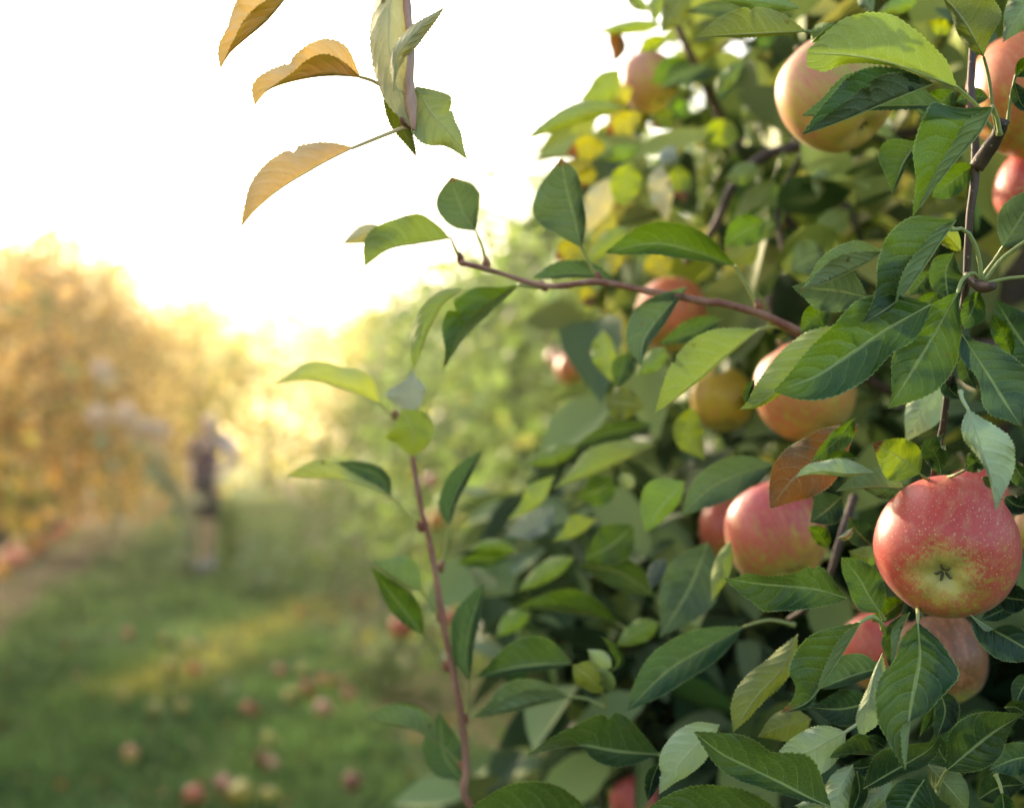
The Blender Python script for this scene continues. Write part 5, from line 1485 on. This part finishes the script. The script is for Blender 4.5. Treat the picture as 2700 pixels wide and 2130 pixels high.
def build_person():
    f = G(545, 1503)
    t = thing('person', 'blurred person in mauve top and dark shorts standing on the grass, holding a bag', 'person', (f.x, f.y, 0))
    SK = flat_mat('skin', (0.86, 0.54, 0.38), 0.5, (0.80, 0.48, 0.33), 20)
    TOP = flat_mat('mauve_cotton', (0.12, 0.05, 0.10), 0.85, (0.09, 0.04, 0.08), 60)
    SLV = flat_mat('lavender_cotton', (0.55, 0.50, 0.72), 0.85, (0.36, 0.33, 0.5), 60)
    SHO = flat_mat('dark_cotton', (0.030, 0.026, 0.036), 0.9, (0.045, 0.035, 0.045), 60)
    SHOE = flat_mat('grey_canvas', (0.48, 0.46, 0.50), 0.7, (0.40, 0.38, 0.42), 60)
    HAIR = flat_mat('blond_hair', (0.80, 0.58, 0.34), 0.5, (0.66, 0.44, 0.24), 120)
    BAGM = flat_mat('dark_bag_cloth', (0.035, 0.03, 0.045), 0.8, (0.06, 0.05, 0.07), 60)
    v = [(0, 0, .90), (0, 0, 1.08), (.02, .0, 1.27), (.03, -.01, 1.40), (.02, -.03, 1.47), (.01, -.05, 1.56), (.005, -.055, 1.64),     # 0-6 trunk, neck, head
         (-.145, 0, 1.375), (-.20, -.02, 1.13), (-.10, -.20, 1.02), (-.05, -.27, 1.02),      # 7-10 arm on the left of the picture
         (.205, 0, 1.375), (.31, .0, 1.15), (.17, -.20, 1.03), (.10, -.26, 1.03),            # 11-14 other arm, elbow out
         (-.085, 0, .84), (-.075, -.02, .48), (-.07, .02, .09), (-.075, -.12, .035),           # 15-18
         (.075, 0, .84), (.045, -.02, .48), (.03, .03, .09), (.04, -.11, .035)]               # 19-22
    e = [(0, 1), (1, 2), (2, 3), (3, 4), (4, 5), (5, 6), (3, 7), (7, 8), (8, 9), (9, 10), (3, 11), (11, 12), (12, 13), (13, 14), (0, 15), (15, 16), (16, 17), (17, 18), (0, 19), (19, 20), (20, 21), (21, 22)]
    r = [.115, .10, .12, .085, .05, (.072, .085), (.07, .08), .052, .040, .030, .028, .052, .040, .030, .028, .085, .055, .036, .03, .085, .055, .036, .03]
    skin_obj('body', v, e, r, SK, t)
    # fingers: five on each hand, curled round the bag edge
    for hx, hy, hz, sx in ((-.05, -.27, 1.02, 1), (.10, -.26, 1.03, -1)):
        fv, fe, fr = [(hx, hy, hz), (hx + .02 * sx, hy - .03, hz)], [(0, 1)], [.024, .022]
        for q in range(4):
            b = len(fv); dz = .026 - .017 * q; ln = (1, 1.1, 1.0, .8)[q]
            fv += [(hx + .03 * sx, hy - .045, hz + dz), (hx + (.03 + .03 * ln) * sx, hy - .065, hz + dz), (hx + (.03 + .045 * ln) * sx, hy - .05, hz + dz - .01)]
            fe += [(1, b), (b, b + 1), (b + 1, b + 2)]; fr += [.0095, .0085, .0075]
        b = len(fv); fv += [(hx, hy - .03, hz + .04), (hx + .03 * sx, hy - .05, hz + .055)]; fe += [(0, b), (b, b + 1)]; fr += [.011, .009]
        skin_obj('hand', fv, fe, fr, SK, t, 1)
    # clothes
    skin_obj('top', [(0, 0, .93), (0, 0, 1.08), (.02, 0, 1.27), (.03, -.01, 1.405)], [(0, 1), (1, 2), (2, 3)], [.135, .122, .142, .088], TOP, t)
    skin_obj('sleeve', [(-.09, 0, 1.385), (-.152, 0, 1.37), (-.182, -.012, 1.22)], [(0, 1), (1, 2)], [.07, .07, .062], TOP, t)
    skin_obj('sleeve', [(.13, 0, 1.385), (.212, 0, 1.37), (.285, 0, 1.20)], [(0, 1), (1, 2)], [.072, .072, .066], SLV, t)
    skin_obj('shorts', [(0, 0, .95), (0, 0, .86), (-.085, 0, .82), (-.078, -.02, .52), (.075, 0, .82), (.05, -.02, .52)], [(0, 1), (1, 2), (2, 3), (1, 4), (4, 5)], [.14, .13, .108, .088, .108, .088], SHO, t)
    for x, y in ((-.075, .02), (.035, .03)):
        skin_obj('shoe', [(x, y + .045, .05), (x, y - .05, .05), (x, y - .15, .04)], [(0, 1), (1, 2)], [(.045, .05), (.05, .05), (.045, .038)], SHOE, t, 2, 1)
        skin_obj('sock', [(x, y - .0, .08), (x + .002, y, .19)], [(0, 1)], [.048, .05], SHOE, t, 1)
    # hair, long, falling over the shoulder on the right of the picture
    skin_obj('hair', [(.01, -.02, 1.66), (.02, .03, 1.60), (.03, .06, 1.50), (.05, .06, 1.36)], [(0, 1), (1, 2), (2, 3)], [.078, .088, .075, .05], HAIR, t)
    # face: nose, eyes, mouth on the camera side
    FACE = flat_mat('lip', (0.36, 0.12, 0.10), 0.5)
    EYE = flat_mat('eye', (0.05, 0.035, 0.03), 0.3)
    def blob(nm, c, s, mat):
        me = bpy.data.meshes.new(nm); bm = bmesh.new(); bmesh.ops.create_uvsphere(bm, u_segments=10, v_segments=6, radius=1, matrix=Matrix.Translation(c) @ Matrix.Diagonal((*s, 1))); bm.to_mesh(me); bm.free(); me.materials.append(mat); link(bpy.data.objects.new(nm, me), t)
    blob('nose', (.006, -.145, 1.585), (.012, .018, .020), SK)
    blob('eye', (-.026, -.128, 1.612), (.011, .008, .006), EYE); blob('eye', (.038, -.128, 1.612), (.011, .008, .006), EYE)
    blob('mouth', (.006, -.134, 1.548), (.022, .008, .007), FACE)
    blob('ear', (-.078, -.05, 1.595), (.010, .016, .026), SK); blob('ear', (.088, -.05, 1.595), (.010, .016, .026), SK)
    # bag held before the belly
    bt = thing('picking_bag', 'dark cloth bag held before the belly of the person', 'bag', (f.x + .03, f.y - .32, .98))
    bm = bmesh.new()
    rings = [(-.17, .05, .03), (-.15, .10, .06), (-.06, .13, .085), (.04, .125, .08), (.09, .115, .07), (.085, .105, .06)]
    ns = 18; vv = []
    for z, a, b in rings:
        vv.append([bm.verts.new((a * math.cos(6.2832 * k / ns), b * math.sin(6.2832 * k / ns), z + .012 * math.sin(3 * 6.2832 * k / ns))) for k in range(ns)])
    for i in range(len(rings) - 1):
        for k in range(ns):
            bm.faces.new((vv[i][k], vv[i][(k + 1) % ns], vv[i + 1][(k + 1) % ns], vv[i + 1][k]))
    bm.faces.new(vv[0][::-1])
    me = bpy.data.meshes.new('pouch'); bm.to_mesh(me); bm.free(); me.materials.append(BAGM); me.polygons.foreach_set('use_smooth', [True] * len(me.polygons))
    link(bpy.data.objects.new('pouch', me), bt)
    me = tube_mesh('strap', [(-.11, .02, .07), (-.13, .12, .25), (-.06, .2, .47), (.05, .22, .47), (.13, .15, .25), (.11, .02, .07)], [.012, .012], 6, 24); me.materials.append(BAGM)
    link(bpy.data.objects.new('strap', me), bt)


build_person()


# leafy weeds standing in the grass to the right of the person
def clump(label, pxy, w, h, keys, weights, seed, n=140, ls=0.10):
    g = G(*pxy); rg = np.random.default_rng(seed)
    t = thing('leafy_weed', label, 'weed', (g.x, g.y, 0), 'leafy weeds in the grass lane')
    for k in range(4):
        a = rg.random() * 6.28
        me = tube_mesh('stem', [(0, 0, -.02), (math.cos(a) * w * .2, math.sin(a) * w * .2, h * .6), (math.cos(a) * w * .4, math.sin(a) * w * .4, h)], [0.006, 0.004, 0.002], 5, 6); me.materials.append(M_WEED)
        link(bpy.data.objects.new('stem', me), t)
    p = rg.normal(0, 1, (n, 3)) * np.array([w * .28, w * .28, h * .26]); p[:, 2] = np.abs(p[:, 2] + h * .5)
    tt, uu = mixcols(n, keys, weights, seed, .4)
    V, F, a_, b_ = kite_leaves(p, ls * (0.7 + .6 * rg.random(n)), tt, uu, 0.0, None, seed, .4)
    o = link(bpy.data.objects.new('leaves', np_mesh('leaves', V, F, a_, b_, M_FAR, True)), t); o['kind'] = 'stuff'


for k, (pxy, w, h, ks, l) in enumerate([((600, 1440), .5, .55, ['fresh', 'mid'], 'green weed tuft close to the right foot of the person'), ((690, 1560), .6, .5, ['pale', 'fresh'], 'light green weed tuft in front of the person, farther right'),
        ((780, 1500), .6, .7, ['lime', 'fresh', 'pale'], 'tall light green weed between the person and the upright shoot'), ((880, 1590), .6, .6, ['fresh', 'pale'], 'light green weed left of the upright shoot'),
        ((860, 1430), .7, .7, ['mid', 'fresh', 'grey'], 'green weed behind, below the yellow-green folded leaf'), ((980, 1560), .7, .7, ['mid', 'dark'], 'darker green weed behind the lower leaves of the upright shoot'),
        ((1010, 1830), .5, .4, ['mid', 'dark', 'blue'], 'dark green weed low behind the upright shoot'), ((600, 1515), .10, .80, ['fresh', 'lime'], 'slender green weed in front of the person')]):
    clump(l, pxy, w, h, ks, [2] + [1] * (len(ks) - 1), 80 + k)

# ------------------------------------------------------------------ the hazy air
hz = bpy.data.meshes.new('haze')
bm = bmesh.new()
bmesh.ops.create_cube(bm, size=1, matrix=Matrix.Translation((0, 450, 5.0)) @ Matrix.Diagonal((2000, 2300, 12.6, 1)))
bm.to_mesh(hz); bm.free()
mh, nth, outh = new_mat('hazy_air')
pv = nth.nodes.new('ShaderNodeVolumePrincipled')
pv.inputs['Color'].default_value = (1.0, 0.90, 0.70, 1)
pv.inputs['Density'].default_value = HAZE
pv.inputs['Anisotropy'].default_value = 0.78
nth.links.new(pv.outputs[0], outh.inputs['Volume'])
hz.materials.append(mh)
ho = link(bpy.data.objects.new('haze', hz)); tag(ho, 'sunlit haze in the air', kind='stuff')
